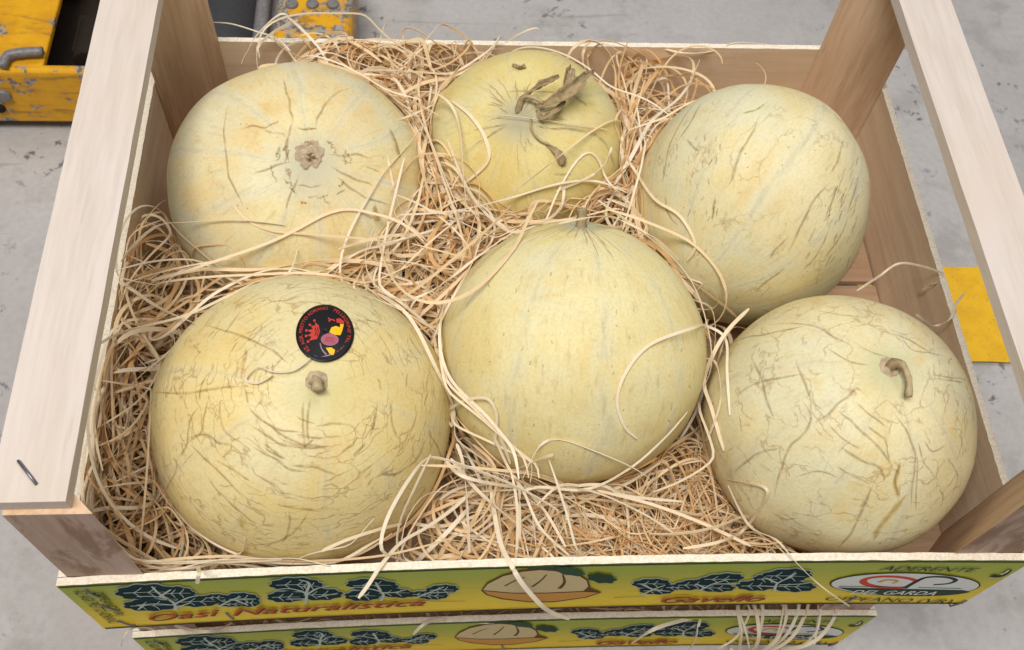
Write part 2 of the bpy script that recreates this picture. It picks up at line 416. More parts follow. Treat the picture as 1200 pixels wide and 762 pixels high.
for s, p0, p1 in (('Oasi', (177, 727), (262, 722)), ('Naturalistica', (272, 723), (498, 714.5)), ('Gavello', (773, 711.5), (893, 708))):
    lettering('lettering_shadow', s, (p0[0] + 2, p0[1] + .9), (p1[0] + 2, p1[1] + .9), .0125, M_BROWN, 4.6, .45, .006)
    lettering('lettering', s, p0, p1, .0125, M_RED, 5.6, .45, .0)
lettering('lettering', 'ADERENTE', (1030, 672), (1142, 671), .0075, M_GREEN, 1, .25)
lettering('lettering', 'DEL GARDA', (996, 698.4), (1094, 697.4), .0075, M_WHITE, 3.4, .2, .012)
lettering('lettering', 'OPPEANO (VR)', (966, 707.5), (1112, 706.5), .0075, M_GREEN, 1, .1)
for s, p0, p1, h_ in (('AZ. AGR. PRETTO ADRIANO', (85, 692), (128, 730), .006), ('OPPEANO (VR)', (108, 694), (136, 722), .005)):
    lettering('lettering', s, p0, p1, h_, M_GREEN, 1)
sheet('corner_emblem', [ribbon2(pxs([(1162, 674), (1170, 675), (1178, 672), (1184, 667)]), .004, .002)], M_BLACK, 1)
sheet('corner_emblem', [ribbon2(pxs([(1172, 672.5), (1178, 670), (1182, 667)]), .0016, .001)], M_WHITE, 2)

# the crate underneath, pushed a little back and to the left
low = copy_tree(crate); low.location = (-.0118, .018, 0.0)
low['label'] = 'lower wooden crate in the stack, directly under the crate of melons'

# ------------------------------------------------------------------ melons
class Melon:
    def __init__(s, c, R, k, stem_px=None, stem_dir=None, seed=0, dimple=.0, rib=.0, lump=.012):
        s.c = Vector(c); s.r = Vector((R, R, R * k)); s.seed = seed; s.lump = lump; s.dimple = 0; s.rib = 0; s.axis = Vector((0, 0, 1))
        s.X = Vector((1, 0, 0)); s.Y = Vector((0, 1, 0))
        if stem_px: p, _ = s.hit(*stem_px); s.axis = (p - s.c).normalized()
        else: s.axis = Vector(stem_dir).normalized()
        s.X = RT - s.axis * RT.dot(s.axis); s.X.normalize(); s.Y = s.axis.cross(s.X)
        s.dimple = dimple; s.rib = rib
    def m(s, d):              # radius multiplier for the unit-ball direction d
        z = d.dot(s.axis); a = math.acos(max(-1, min(1, z)))
        v = 1 + s.lump * (noise.noise(d * 1.6 + Vector((s.seed * 3.1, 0, 0))))
        v += .003 * noise.noise(d * 5 + Vector((0, s.seed * 2.7, 0)))
        v -= s.dimple * math.exp(-(a / .22) ** 2)
        if s.rib:
            ph = math.atan2(d.dot(s.Y), d.dot(s.X))
            v += s.rib * (abs(math.cos(ph * 5 + s.seed)) - .6) * math.sin(a) ** 1
        return v
    def surf(s, d, lift=0.0):
        q = d * s.m(d); p = Vector((q.x * s.r.x, q.y * s.r.y, q.z * s.r.z))
        return s.c + p + p.normalized() * lift
    def f(s, p):
        q = p - s.c; q = Vector((q.x / s.r.x, q.y / s.r.y, q.z / s.r.z)); l = q.length
        return l - s.m(q / l), q / l
    def hit(s, u, v, lift=0.0):
        d = ray(u, v); d.normalize(); tc = (s.c - CAM).dot(d)
        R = max(s.r) * 1.1; best = None
        a, b = tc - R, tc
        N = 60; prev = a
        for i in range(1, N + 1):
            t = a + (b - a) * i / N
            g, dirn = s.f(CAM + d * t)
            if g <= 0:
                lo, hi = prev, t
                for _ in range(18):
                    mid = (lo + hi) / 2
                    if s.f(CAM + d * mid)[0] <= 0: hi = mid
                    else: lo = mid
                p = CAM + d * hi; return s.surf(s.f(p)[1], lift), s.f(p)[1]
            prev = t
        p = CAM + d * tc; dirn = s.f(p)[1]
        return s.surf(dirn, lift), dirn

F0 = T - .0785
MEL = dict(
  BL=Melon((-.1485, .2570, F0 + .0665), .0822, .82, (362, 182), seed=1, dimple=.05, rib=.006, lump=.03),
  BM=Melon((-.0030, .2870, F0 + .0645), .0662, .97, (608, 138), seed=2, dimple=.03, rib=.004, lump=.03),
  BR=Melon((.1340, .2305, F0 + .0803), .0724, 1.105, stem_dir=(.55, .75, .15), seed=3, rib=.005, lump=.03),
  FL=Melon((-.1366, .0923, F0 + .0713), .0809, .880, (371, 452), seed=4, dimple=.02, lump=.035),
  C=Melon((.0158, .1322, F0 + .0708), .0772, .915, (681, 266), seed=5, dimple=-.012, rib=.002, lump=.018),
  FR=Melon((.1638, .0850, F0 + .0699), .0745, .935, (1044, 430), seed=6, dimple=.015, lump=.03),
)
def melon_mat(name, A_, B_, G_, yel, sut, halo, streak, speck, seed, net=((5, 5, 5), .0, .5)):
    t = NT(name); v = t.attr('stem_frame', True); vs_ = t.vmath('ADD', v, (seed * 7.3, seed * 3.1, seed * 5.7))
    s = t.node('ShaderNodeSeparateXYZ'); t.l.new(v, s.inputs[0]); x, y, z = s.outputs
    ph = t.math('ARCTAN2', y, x); pol = t.math('ARCCOSINE', t.math('MINIMUM', t.math('MAXIMUM', z, -.9999), .9999))
    sinp = t.math('SINE', pol)
    n1 = t.noise(vs_, 1.7, 4, .55, .3); n2 = t.noise(vs_, 6, 5, .6); n3 = t.noise(vs_, 45, 4, .65)
    c = t.mix(t.step(n1, .35, .66), A_, B_)
    c = t.mix(t.step(n2, .52, .75, 0, .55 * yel), c, (.72, .46, .12))
    c = t.mix(t.step(t.noise(t.vmath('ADD', vs_, (9, 2, 4)), 3.2, 4, .6), .48, .72, 0, .7 * sut), c, G_)
    c = t.mix(t.step(t.noise(t.vmath('ADD', vs_, (5, 11, 2)), 1.3, 3, .5, .5), .50, .66, 0, .6 * sut + .12), c, (.66, .665, .495))
    c = t.mix(t.step(t.noise(t.vmath('ADD', vs_, (15, 1, 6)), 2.3, 5, .65, .6), .53, .72, 0, .55), c, (.665, .48, .19))
    # grey-green sutures running from the stem
    w_ = t.math('COSINE', t.math('ADD', t.math('MULTIPLY', ph, 10.0), t.math('MULTIPLY', n1, 3.0)))
    f = t.math('MULTIPLY', t.step(w_, .45, 1.0), t.math('MULTIPLY', t.step(n2, .3, .62), sut))
    c = t.mix(t.math('MULTIPLY', f, t.step(sinp, .1, .5)), c, G_)
    # fine streaks along the meridians
    cx = t.node('ShaderNodeCombineXYZ'); t.set(cx.inputs[0], t.math('MULTIPLY', ph, 7.0)); t.set(cx.inputs[1], t.math('MULTIPLY', pol, 1.6)); cx.inputs[2].default_value = seed
    st = t.noise(cx.outputs[0], 3.2, 5, .62, .25)
    c = t.mix(t.step(st, .53, .72, 0, streak), c, tuple(k * .62 for k in B_))
    c = t.mix(t.step(st, .30, .45, .35 * streak, 0), c, tuple(min(.8, k * 1.12) for k in A_))
    c = t.mix(t.step(n3, .40, .72, 0, .34), c, tuple(k * .72 for k in B_))
    # corky specks
    vo = t.node('ShaderNodeTexVoronoi'); t.set(vo.inputs['Vector'], t.scale(vs_, (1, 1, 1))); vo.inputs['Scale'].default_value = 15
    sp = t.math('MULTIPLY', t.step(vo.outputs['Distance'], .05, .13, 1, 0), t.step(t.noise(vs_, 4.5, 2), .52, .60))
    c = t.mix(t.math('MULTIPLY', sp, speck), c, (.28, .19, .07))
    vo2 = t.node('ShaderNodeTexVoronoi'); t.set(vo2.inputs['Vector'], t.vmath('ADD', vs_, (4.1, 2.2, 8))); vo2.inputs['Scale'].default_value = 34
    sp2 = t.math('MULTIPLY', t.step(vo2.outputs['Distance'], .06, .16, 1, 0), t.step(t.noise(t.vmath('ADD', vs_, (1, 5, 3)), 5, 2), .53, .62))
    c = t.mix(t.math('MULTIPLY', sp2, speck * .7), c, (.30, .22, .09))
    # thin green-grey suture lines
    wl_ = t.math('MULTIPLY', t.step(w_, .962, .998), t.step(n2, .38, .60, .15, 1))
    c = t.mix(t.math('MULTIPLY', wl_, .30), c, (.45, .42, .29))
    # connected network of low corky veins
    cn = t.node('ShaderNodeCombineXYZ'); t.set(cn.inputs[0], x); t.set(cn.inputs[1], y); t.set(cn.inputs[2], pol)
    wob = t.node('ShaderNodeTexNoise'); t.set(wob.inputs['Vector'], vs_); wob.inputs['Scale'].default_value = 5; wob.inputs['Detail'].default_value = 5
    dv = t.vmath('MULTIPLY', t.vmath('SUBTRACT', wob.outputs['Color'], (.5, .5, .5)), (1.7, 1.7, 1.7))
    cv = t.vmath('ADD', t.vmath('ADD', t.scale(cn.outputs[0], net[0]), dv), (seed, 2.0 * seed, .5 * seed))
    ve = t.node('ShaderNodeTexVoronoi', feature='DISTANCE_TO_EDGE'); t.set(ve.inputs['Vector'], cv); ve.inputs['Scale'].default_value = 1
    wd = t.math('MULTIPLY', t.step(t.noise(vs_, 9, 3), .35, .65, .25, 1.0), .075)
    vn = t.math('SUBTRACT', 1.0, t.math('DIVIDE', ve.outputs['Distance'], wd), clamp=True)
    vn = t.math('MULTIPLY', vn, t.step(t.noise(t.vmath('ADD', vs_, (2, 7, 1)), 4.2, 4, .6), net[2] - .05, net[2] + .07))
    vn = t.math('MULTIPLY', vn, t.step(pol, .16, .30))
    c = t.mix(t.math('MULTIPLY', vn, net[1]), c, (.40, .27, .115))
    hz = t.step(t.math('ADD', pol, t.math('MULTIPLY', t.math('SUBTRACT', st, .5), .22)), .03, halo[0], halo[1], 0)
    c = t.mix(hz, c, halo[2])
    t.bump(t.math('ADD', t.math('ADD', t.math('MULTIPLY', n3, .6), t.math('MULTIPLY', st, .5)), t.math('MULTIPLY', vn, net[1])), .28, .0012)
    t.b.inputs['Subsurface Weight'].default_value = .12; t.b.inputs['Subsurface Radius'].default_value = (1, .55, .2); t.b.inputs['Subsurface Scale'].default_value = .006
    return t.fin(c, t.step(n2, .3, .7, .45, .6), .3)
YEL = (.725, .575, .29); GRN = (.535, .575, .415)
MM = dict(
  BL=melon_mat('melon_skin_a', (0.749, 0.655, 0.369), YEL, (0.670, 0.640, 0.470), .7, .7, (.42, .65, (0.440, 0.447, 0.355)), .35, .7, 1, ((3, 3, 3.5), .35, .60)),
  BM=melon_mat('melon_skin_b', (0.719, 0.621, 0.278), (0.690, 0.553, 0.206), (0.660, 0.597, 0.316), .7, .4, (.40, .8, (0.320, 0.311, 0.227)), .4, .3, 2),
  BR=melon_mat('melon_skin_c', (0.754, 0.679, 0.413), (0.724, 0.611, 0.322), (0.680, 0.655, 0.470), .3, .7, (.2, .4, (0.400, 0.408, 0.295)), .30, .9, 3, ((6, 6, 1.6), .45, .54)),
  FL=melon_mat('melon_skin_d', (0.744, 0.631, 0.322), (0.709, 0.563, 0.240), (0.680, 0.597, 0.364), .6, .45, (.30, .5, (0.520, 0.505, 0.246)), .25, .5, 4, ((3.4, 3.4, 13), .74, .45)),
  C=melon_mat('melon_skin_e', (0.739, 0.665, 0.369), (0.704, 0.587, 0.268), (0.680, 0.645, 0.441), .35, .6, (.24, .8, (0.380, 0.399, 0.335)), .5, .95, 5, ((6, 6, 2), .2, .62)),
  FR=melon_mat('melon_skin_f', (0.744, 0.670, 0.408), (0.690, 0.587, 0.306), (0.650, 0.597, 0.413), .7, .6, (.30, .65, (0.450, 0.476, 0.295)), .25, .5, 6, ((3.2, 3.2, 5.5), .62, .47)),
)
def cork_mat(name, col, alpha):
    t = NT(name); o = t.obj(); fade = t.attr('fade')
    n = t.noise(o, 330, 4, .6); n2 = t.noise(o, 90, 3, .6)
    c = t.mix(t.step(n2, .35, .7), col, tuple(k * .55 for k in col))
    t.fin(c, .75, .1)
    a = t.math('MULTIPLY', t.math('MULTIPLY', t.step(fade, .0, 1.0), t.step(n, .28, .55, .45, 1)), t.step(n2, .30, .5, .45, 1))
    a = t.math('MULTIPLY', a, alpha)
    tr = t.node('ShaderNodeBsdfTransparent'); mx = t.node('ShaderNodeMixShader')
    t.l.new(a, mx.inputs[0]); t.l.new(tr.outputs[0], mx.inputs[1]); t.l.new(t.b.outputs[0], mx.inputs[2]); t.l.new(mx.outputs[0], t.out.inputs[0])
    return t.m
M_CORK = cork_mat('corky_crack', (.46, .295, .12), .42)
M_CORKG = cork_mat('corky_crack_grey', (.41, .29, .15), .40)
M_STAIN = cork_mat('ochre_stain', (.60, .38, .04), .5)
M_STEM = wood_mat('dry_stem', (.46, .37, .22), (.26, .19, .10), 2, .4)
M_SCAR = flat_mat('corky_scar', (.50, .39, .26), .85, .1, .8)
M_DRYLEAF = flat_mat('dry_leaf', (.42, .315, .18), .8, .15, .8)

class Net:
    """thin corky ridges lying on a melon's skin"""
    def __init__(s, mel): s.m = mel; s.v = []; s.f = []; s.a = []
    def line(s, dirs, w, jit=.012, h=.00022):
        dirs = [Vector(d).normalized() for d in dirs]; dirs = smooth(dirs, 5); n = len(dirs)
        if n < 3: return
        sd = random.random() * 100; b0 = len(s.v)
        for i, d in enumerate(dirs):
            d = d + Vector((noise.noise(Vector((i * .35, sd, 0))), noise.noise(Vector((i * .35, sd, 9))), noise.noise(Vector((i * .35, sd, 19))))) * jit
            dirs[i] = d.normalized()
        for i, d in enumerate(dirs):
            p = s.m.surf(d); tn = s.m.surf(dirs[min(i + 1, n - 1)]) - s.m.surf(dirs[max(i - 1, 0)])
            nr = (p - s.m.c).normalized(); sd_ = tn.cross(nr).normalized()
            x = i / (n - 1); tp = min(1, 4 * x + .15, 4 * (1 - x) + .1) * (1 + .45 * noise.noise(Vector((i * .8, sd, 4))))
            for k, (o, hh, al) in enumerate(((-1, .00005, 0), (0, h, 1), (1, .00005, 0))):
                s.v.append(p + sd_ * o * w * 1.35 * tp + nr * hh); s.a.append(al * min(1, .35 + 3 * x, .35 + 3 * (1 - x)))
        for i in range(n - 1):
            a = b0 + 3 * i; s.f += [(a, a + 1, a + 4, a + 3), (a + 1, a + 2, a + 5, a + 4)]
    def px(s, pts, w=.00075, jit=.010):
        s.line([s.m.hit(u, v)[1] for u, v in pts], w, jit)
    def arc(s, pol, ph, dpol, dph, w, n=5, jit=.02):
        ds = []
        for i in range(n):
            t = i / (n - 1); a = pol + dpol * t; b = ph + dph * t
            ds.append(s.m.axis * math.cos(a) + (s.m.X * math.cos(b) + s.m.Y * math.sin(b)) * math.sin(a))
        s.line(ds, w, jit)
    def build(s, root, mat, name='netting'):
        o = mesh(name, [p - root.location for p in s.v], s.f, mat, root, smooth=True, attrs={'fade': ('FLOAT', s.a)})
        if name == 'netting': o['kind'] = 'stuff'
        return o

LAB = dict(
  BL='round melon with corky stem scar and radial cracks, beside the back left corner post',
  BM='small yellow melon with a shrivelled dry leaf on its stem, against the back panel',
  BR='smooth pale melon with no stem showing, beside the right back corner post',
  FL='big heavily cracked melon bearing the round black sticker',
  C='smooth yellow melon with short upright stem, in the middle of the crate front row',
  FR='pale melon with branching cracks and a curved hanging dry stem',
)
roots = {}
for key, m in MEL.items():
    root = empty('melon', (m.c.x, m.c.y, F0), LAB[key], 'melon', 'melons in the crate'); roots[key] = root
    NU, NV = 160, 90; vs, fs, sf = [], [], []
    for j in range(NV + 1):
        a = math.pi * j / NV
        for i in range(NU):
            b = 2 * math.pi * i / NU
            d = m.axis * math.cos(a) + (m.X * math.cos(b) + m.Y * math.sin(b)) * math.sin(a)
            vs.append(m.surf(d) - root.location); sf.append((math.cos(b) * math.sin(a), math.sin(b) * math.sin(a), math.cos(a)))
    for j in range(NV):
        for i in range(NU):
            a0 = j * NU + i; a1 = j * NU + (i + 1) % NU
            if j == 0:
                if True: fs.append((a0, a0 + NU, a1 + NU))
            elif j == NV - 1: fs.append((a0, a0 + NU, a1))
            else: fs.append((a0, a0 + NU, a1 + NU, a1))
    mesh('rind', vs, fs, MM[key], root, smooth=True, attrs={'stem_frame': ('FLOAT_VECTOR', sf)})

def off(crop, sc, pts): return [(crop[0] + u * sc, crop[1] + v * sc) for u, v in pts]
# --- back left melon: radial cracks round the scar
n = Net(MEL['BL']); k = (200, 60); s_ = 310 / 1181
for l in ([(500, 120), (520, 190), (535, 260), (545, 320)], [(800, 165), (740, 190), (690, 240), (655, 300), (645, 345)], [(310, 350), (360, 335), (420, 340), (470, 320), (482, 310)], [(420, 350), (450, 365), (500, 370), (515, 385)],
          [(360, 550), (420, 530), (480, 510), (540, 495)], [(580, 550), (550, 610), (530, 660), (510, 720)], [(700, 460), (770, 470), (830, 462), (905, 485)], [(760, 480), (780, 495), (815, 500)], [(860, 515), (935, 540)],
          [(710, 515), (780, 550), (850, 580), (915, 605)], [(740, 560), (800, 610), (880, 655), (995, 690)], [(680, 640), (690, 670), (715, 685)], [(610, 652), (660, 645)], [(520, 380), (512, 440), (530, 500)], [(545, 320), (530, 370), (520, 430), (525, 480)],
          [(555, 345), (610, 350), (660, 345)], [(560, 600), (620, 605), (680, 600)], [(330, 700), (300, 640), (262, 560), (245, 440), (240, 330), (262, 230)]):
    n.px(off(k, s_, l), .0009 if len(l) > 3 else .0006)
for q in range(20): n.arc(random.uniform(.16, .3), random.uniform(0, 6.3), random.uniform(-.02, .02), random.uniform(.2, .6), .0006)
for q in range(8): n.arc(random.uniform(.9, 1.8), random.uniform(-2, .6), random.uniform(-.2, .2), random.uniform(-.1, .1), .0006)
n.build(roots['BL'], M_CORK)
st_ = Net(MEL['BL']); st_.px(off(k, s_, [(975, 345), (1000, 390), (1015, 440), (1022, 480)]), .003); st_.build(roots['BL'], M_STAIN, 'stain_mark')
st_ = Net(MEL['BL']); st_.px(off(k, s_, [(905, 690), (920, 730), (935, 760)]), .0025); st_.build(roots['BL'], M_STAIN, 'stain_mark')
# --- back right melon
n = Net(MEL['BR']); k = (720, 80); s_ = 320 / 813
for l in ([(430, 150), (400, 210), (370, 260), (352, 320), (340, 355)], [(300, 380), (296, 420), (290, 455)], [(380, 135), (420, 125), (450, 105)], [(250, 95), (200, 160), (165, 230), (150, 310), (140, 350)], [(265, 100), (225, 165), (190, 215)],
          [(680, 210), (670, 260), (640, 320)], [(640, 340), (590, 400), (550, 480), (515, 555)], [(665, 345), (650, 390), (625, 450)], [(600, 470), (575, 520)], [(582, 545), (570, 570)], [(520, 500), (480, 540), (460, 565)], [(725, 320), (710, 380), (690, 440)],
          [(640, 480), (600, 560), (560, 600)], [(515, 590), (460, 630), (420, 665)], [(215, 210), (240, 240), (255, 245)], [(700, 430), (660, 520), (620, 570)], [(150, 380), (160, 430), (190, 470)]):
    n.px(off(k, s_, l), .0009)
for q in range(40):
    u, v = random.uniform(640, 735), random.uniform(250, 580); n.px(off(k, s_, [(u, v), (u - random.uniform(3, 9), v + 12), (u - random.uniform(8, 22), v + random.uniform(22, 50))]), random.uniform(.0003, .0007))
for q in range(40):
    u, v = random.uniform(110, 330), random.uniform(170, 560); n.px(off(k, s_, [(u, v), (u - random.uniform(0, 5), v + 8), (u - random.uniform(0, 10), v + random.uniform(14, 30))]), random.uniform(.0003, .0006))
n.build(roots['BR'], M_CORKG)
# --- front left melon: dense wavy cracks
n = Net(MEL['FL']); k = (160, 310); s_ = 380 / 1158; k2 = (160, 440)
for l in ([(300, 480), (300, 540), (320, 600), (380, 640)], [(395, 500), (450, 560), (520, 590), (600, 600)], [(400, 570), (480, 620), (540, 650), (640, 655), (705, 645)], [(180, 640), (230, 600), (240, 540), (262, 480)], [(150, 700), (180, 640), (190, 560), (230, 500)], [(640, 580), (700, 568), (760, 575), (800, 610)],
          [(900, 480), (910, 560), (930, 620)], [(860, 480), (850, 560), (830, 620)], [(230, 220), (330, 240), (430, 280), (500, 320), (555, 370)], [(60, 460), (180, 460), (300, 440), (380, 435)], [(620, 480), (610, 560), (615, 640)], [(600, 490), (590, 560), (600, 660)]):
    n.px(off(k, s_, l), .0008)
for l in ([(190, 245), (260, 310), (330, 380), (385, 440)], [(240, 345), (290, 410), (350, 470), (400, 510), (450, 540)], [(410, 250), (480, 290), (540, 330), (620, 345)], [(430, 350), (500, 400), (560, 430), (660, 440)], [(550, 320), (640, 330), (720, 360)], [(130, 290), (140, 340), (110, 430)], [(820, 400), (850, 365), (930, 330)], [(780, 375), (810, 345), (850, 310)],
          [(500, 460), (580, 475), (660, 485)], [(540, 480), (545, 550), (520, 600)], [(280, 300), (350, 340), (410, 380)], [(770, 290), (820, 240)], [(450, 160), (560, 235), (690, 255)], [(870, 355), (930, 350), (970, 320)], [(400, 600), (480, 600), (560, 560), (620, 480)], [(180, 230), (240, 210), (300, 240), (350, 250)], [(1040, 200), (1080, 270), (1090, 320)], [(960, 330), (1000, 300), (1030, 230)], [(240, 570), (330, 620), (440, 640)]):
    n.px(off(k2, s_, l), .0008)
for q in range(110):      # short wavy ripples over the upper left shoulder
    u = random.uniform(185, 515); v = random.uniform(332, 540)
    if ((u - 350) / 172) ** 2 + ((v - 494) / 164) ** 2 > .96 or math.hypot(u - 378, v - 405) < 62 or math.hypot(u - 371, v - 452) < 40: continue
    if random.random() > (1.0 if u < 380 and v < 450 else .45 if v < 470 else .22): continue
    du, dv = u - 371, v - 452; L = math.hypot(du, dv); tx, ty = -dv / L, du / L; ln_ = random.uniform(12, 40)
    c_ = random.uniform(-.25, .25); tx, ty = tx + c_ * du / L, ty + c_ * dv / L
    n.px([(u - tx * ln_ / 2, v - ty * ln_ / 2), (u + random.uniform(-2, 2), v + random.uniform(-2, 2)), (u + tx * ln_ / 2, v + ty * ln_ / 2)], random.uniform(.0004, .0008), .008)
for q in range(16):
    a = random.uniform(.35, 1.45); b = random.uniform(0, 6.28)
    n.arc(a, b, random.uniform(-.12, .12), random.uniform(.1, .35) / math.sin(a) * .5, random.uniform(.00035, .0007), 4, .012)
for q in range(8):
    a = random.uniform(.3, 1.3); b = random.uniform(0, 6.28); n.arc(a, b, random.uniform(.08, .25), random.uniform(-.1, .1), random.uniform(.0003, .0006), 4, .014)
n.build(roots['FL'], M_CORK)
st_ = Net(MEL['FL']); st_.px(off(k2, s_, [(375, 500), (372, 525), (376, 545)]), .002); st_.build(roots['FL'], M_STAIN, 'stain_mark')
st_ = Net(MEL['FL']); st_.px(off(k, s_, [(445, 450), (450, 480), (440, 500)]), .0012); st_.build(roots['FL'], M_STAIN, 'stain_mark')
# --- middle melon: only fine lines near the stem and scattered flecks
n = Net(MEL['C'])
for q in range(34): n.arc(random.uniform(.05, .10), random.uniform(0, 6.28), random.uniform(.12, .5), random.uniform(-.12, .12), random.uniform(.0003, .0006), 5, .006)
for q in range(34):
    u, v = random.uniform(545, 810), random.uniform(310, 530)
    n.px([(u, v), (u + random.uniform(-1, 1), v + random.uniform(2, 4)), (u + random.uniform(-3, 3), v + random.uniform(3, 7))], random.uniform(.0003, .0006), .002)
n.build(roots['C'], M_CORKG)
# --- front right melon: long branching cracks
n = Net(MEL['FR']); k = (820, 340); s_ = 340 / 810
for l in ([(190, 100), (260, 92), (330, 105), (380, 135), (430, 155)], [(90, 150), (150, 130), (230, 115), (300, 100)], [(140, 180), (170, 240), (190, 320), (210, 360)], [(100, 300), (150, 265), (230, 245), (290, 235)], [(265, 190), (295, 260), (310, 310), (350, 340)], [(285, 305), (310, 350), (295, 395), (250, 440), (225, 510), (205, 590)],
          [(310, 375), (360, 345), (420, 290), (440, 275), (475, 305)], [(385, 335), (430, 375), (500, 440), (540, 500)], [(360, 375), (400, 415), (450, 445)], [(385, 430), (440, 470), (500, 495), (515, 540)], [(380, 490), (430, 520), (480, 545)], [(490, 530), (460, 600), (420, 680), (380, 720)], [(540, 340), (580, 400), (600, 460), (595, 540), (585, 620)],
          [(605, 450), (605, 540), (600, 625)], [(560, 480), (545, 530), (555, 590)], [(640, 235), (700, 245), (745, 252)], [(640, 245), (690, 252), (740, 260)], [(610, 420), (625, 480), (660, 530)], [(625, 420), (650, 450), (690, 430)], [(720, 400), (730, 430), (710, 490)], [(668, 550), (678, 580), (672, 610)],
          [(95, 510), (140, 470), (180, 450), (230, 440)], [(110, 350), (120, 400)], [(270, 520), (330, 505), (390, 525)], [(330, 60), (400, 70), (470, 80)], [(480, 110), (560, 130), (620, 160), (660, 190)], [(200, 620), (240, 640), (280, 635)], [(560, 130), (600, 170), (690, 190)], [(350, 160), (420, 200), (480, 210)], [(430, 310), (480, 350), (530, 390)],
          [(440, 160), (500, 180), (530, 190)], [(470, 380), (520, 420)], [(730, 320), (740, 370), (735, 420)], [(690, 470), (720, 520), (700, 580)]):
    n.px(off(k, s_, l), .00085 if len(l) > 3 else .0006)
for q in range(12):
    a = random.uniform(.25, 1.5); b = random.uniform(0, 6.28)
    if random.random() < .6: n.arc(a, b, random.uniform(.06, .2), random.uniform(-.15, .15), random.uniform(.0003, .0006), 4, .012)
    else: n.arc(a, b, random.uniform(-.06, .06), random.uniform(.1, .4), random.uniform(.0003, .0006), 4, .012)
n.build(roots['FR'], M_CORKG)
st_ = Net(MEL['FR']); st_.px(off(k, s_, [(580, 570), (545, 610), (505, 660), (485, 700)]), .0022); st_.build(roots['FR'], M_STAIN, 'stain_mark')
st_ = Net(MEL['FR']); st_.px(off(k, s_, [(560, 480), (545, 540), (560, 580)]), .0014); st_.build(roots['FR'], M_STAIN, 'stain_mark')
n = Net(MEL['BM'])
for q in range(36): n.arc(random.uniform(.10, .22), random.uniform(0, 6.28), random.uniform(.1, .4), random.uniform(-.2, .2), random.uniform(.0003, .0006), 5, .01)
n.px([(590, 108), (640, 108), (655, 109)], .0008); n.px([(672, 112), (680, 118), (690, 126)], .0012); n.px([(640, 150), (670, 152), (700, 160), (715, 180), (720, 205)], .0012); n.px([(648, 205), (662, 204), (670, 205)], .001)
n.build(roots['BM'], M_CORKG)

# --- stems
def stem(key, pts, rads, mat=M_STEM, name='stem'):
    r = roots[key]; pts = smooth([Vector(p) for p in pts], 4); n_ = len(pts)
    rr = [np.interp(i / (n_ - 1), np.linspace(0, 1, len(rads)), rads) * (1 + random.uniform(-.1, .1)) for i in range(n_)]
    return tube(name, [p - r.location for p in pts], rr, mat, r, 9, .10)
def sp(key, u, v, lift=0.0): return MEL[key].hit(u, v, lift)[0]
m = MEL['FL']; b = sp('FL', 370, 448); ax = m.axis
stem('FL', [b - ax * .003, b + ax * .002, b + ax * .006 - UP * .002 , b + ax * .009 - UP * .006], [.0046, .0030, .0024, .0027])
m = MEL['FR']; b = sp('FR', 1044, 430); ax = m.axis
stem('FR', [b - ax * .003, b + ax * .003, b + ax * .008 + RT * .0025 - UP * .003, sp('FR', 1056, 450, .007), sp('FR', 1057, 468, .006)], [.0042, .0026, .0017, .0015, .0020])
m = MEL['C']; b = sp('C', 681, 266); ax = m.axis
stem('C', [b - ax * .004, b + ax * .002, b + ax * .006, b + ax * .0105 - RT * .0004], [.0036, .0026, .0024, .0028])
# scar of the back left melon: a ragged corky disc with a ring
m = MEL['BL']; root = roots['BL']
def disc_on(m, c_px, rad, rings, seg, lift, wob, parent, mat, name, hfun=None):
    p0, d0 = m.hit(*c_px); nr = (p0 - m.c).normalized(); u = (RT - nr * RT.dot(nr)).normalized(); v = nr.cross(u)
    vs, fs = [], []
    for j in range(rings + 1):
        for i in range(seg):
            a = 2 * math.pi * i / seg; r = rad * j / rings * (1 + wob * noise.noise(Vector((math.cos(a) * 3.5, math.sin(a) * 3.5, rad * 900))))
            q = p0 + u * r * math.cos(a) + v * r * math.sin(a); d = m.f(q)[1]
            vs.append(m.surf(d, lift + (hfun(j / rings, a) if hfun else 0)) - parent.location)
    for j in range(rings):
        for i in range(seg):
            a0, a1 = j * seg + i, j * seg + (i + 1) % seg
            if j == 0: fs.append((a0, a0 + seg, a1 + seg))
            else: fs.append((a0, a0 + seg, a1 + seg, a1))
    return mesh(name, vs, fs, mat, parent, smooth=True)
disc_on(m, (363, 181), .0085, 10, 40, .0001, .35, root, M_SCAR, 'stem_scar', lambda x, a: .0012 * math.exp(-((x - .85) / .12) ** 2) + .0016 * math.exp(-(x / .25) ** 2) * (1 + .5 * math.sin(3 * a)) + .0004 * noise.noise(Vector((x * 9, a * 3, 1))) - .001 * (x > .97))
for q in range(3):
    a = q * 2.1; p0 = sp('BL', 363 + 3 * math.cos(a), 184 + 3 * math.sin(a), .001)
    stem('BL', [p0, p0 + MEL['BL'].axis * .0015, p0 + MEL['BL'].axis * .003 + RT * .001 * math.cos(a)], [.0012, .001, .0006], M_SCAR, 'stem_stub')
disc_on(MEL['FL'], (371, 447), .0062, 8, 36, .0001, .16, roots['FL'], M_SCAR, 'stem_scar', lambda x, a: .0012 * (1 - x) - .0008 * (x > .9) + .0005 * noise.noise(Vector((x * 9, a * 3, 1))))
disc_on(MEL['FR'], (1043, 430), .0062, 8, 36, .0001, .15, roots['FR'], M_SCAR, 'stem_scar', lambda x, a: .0014 * (1 - x) - .0008 * (x > .9))
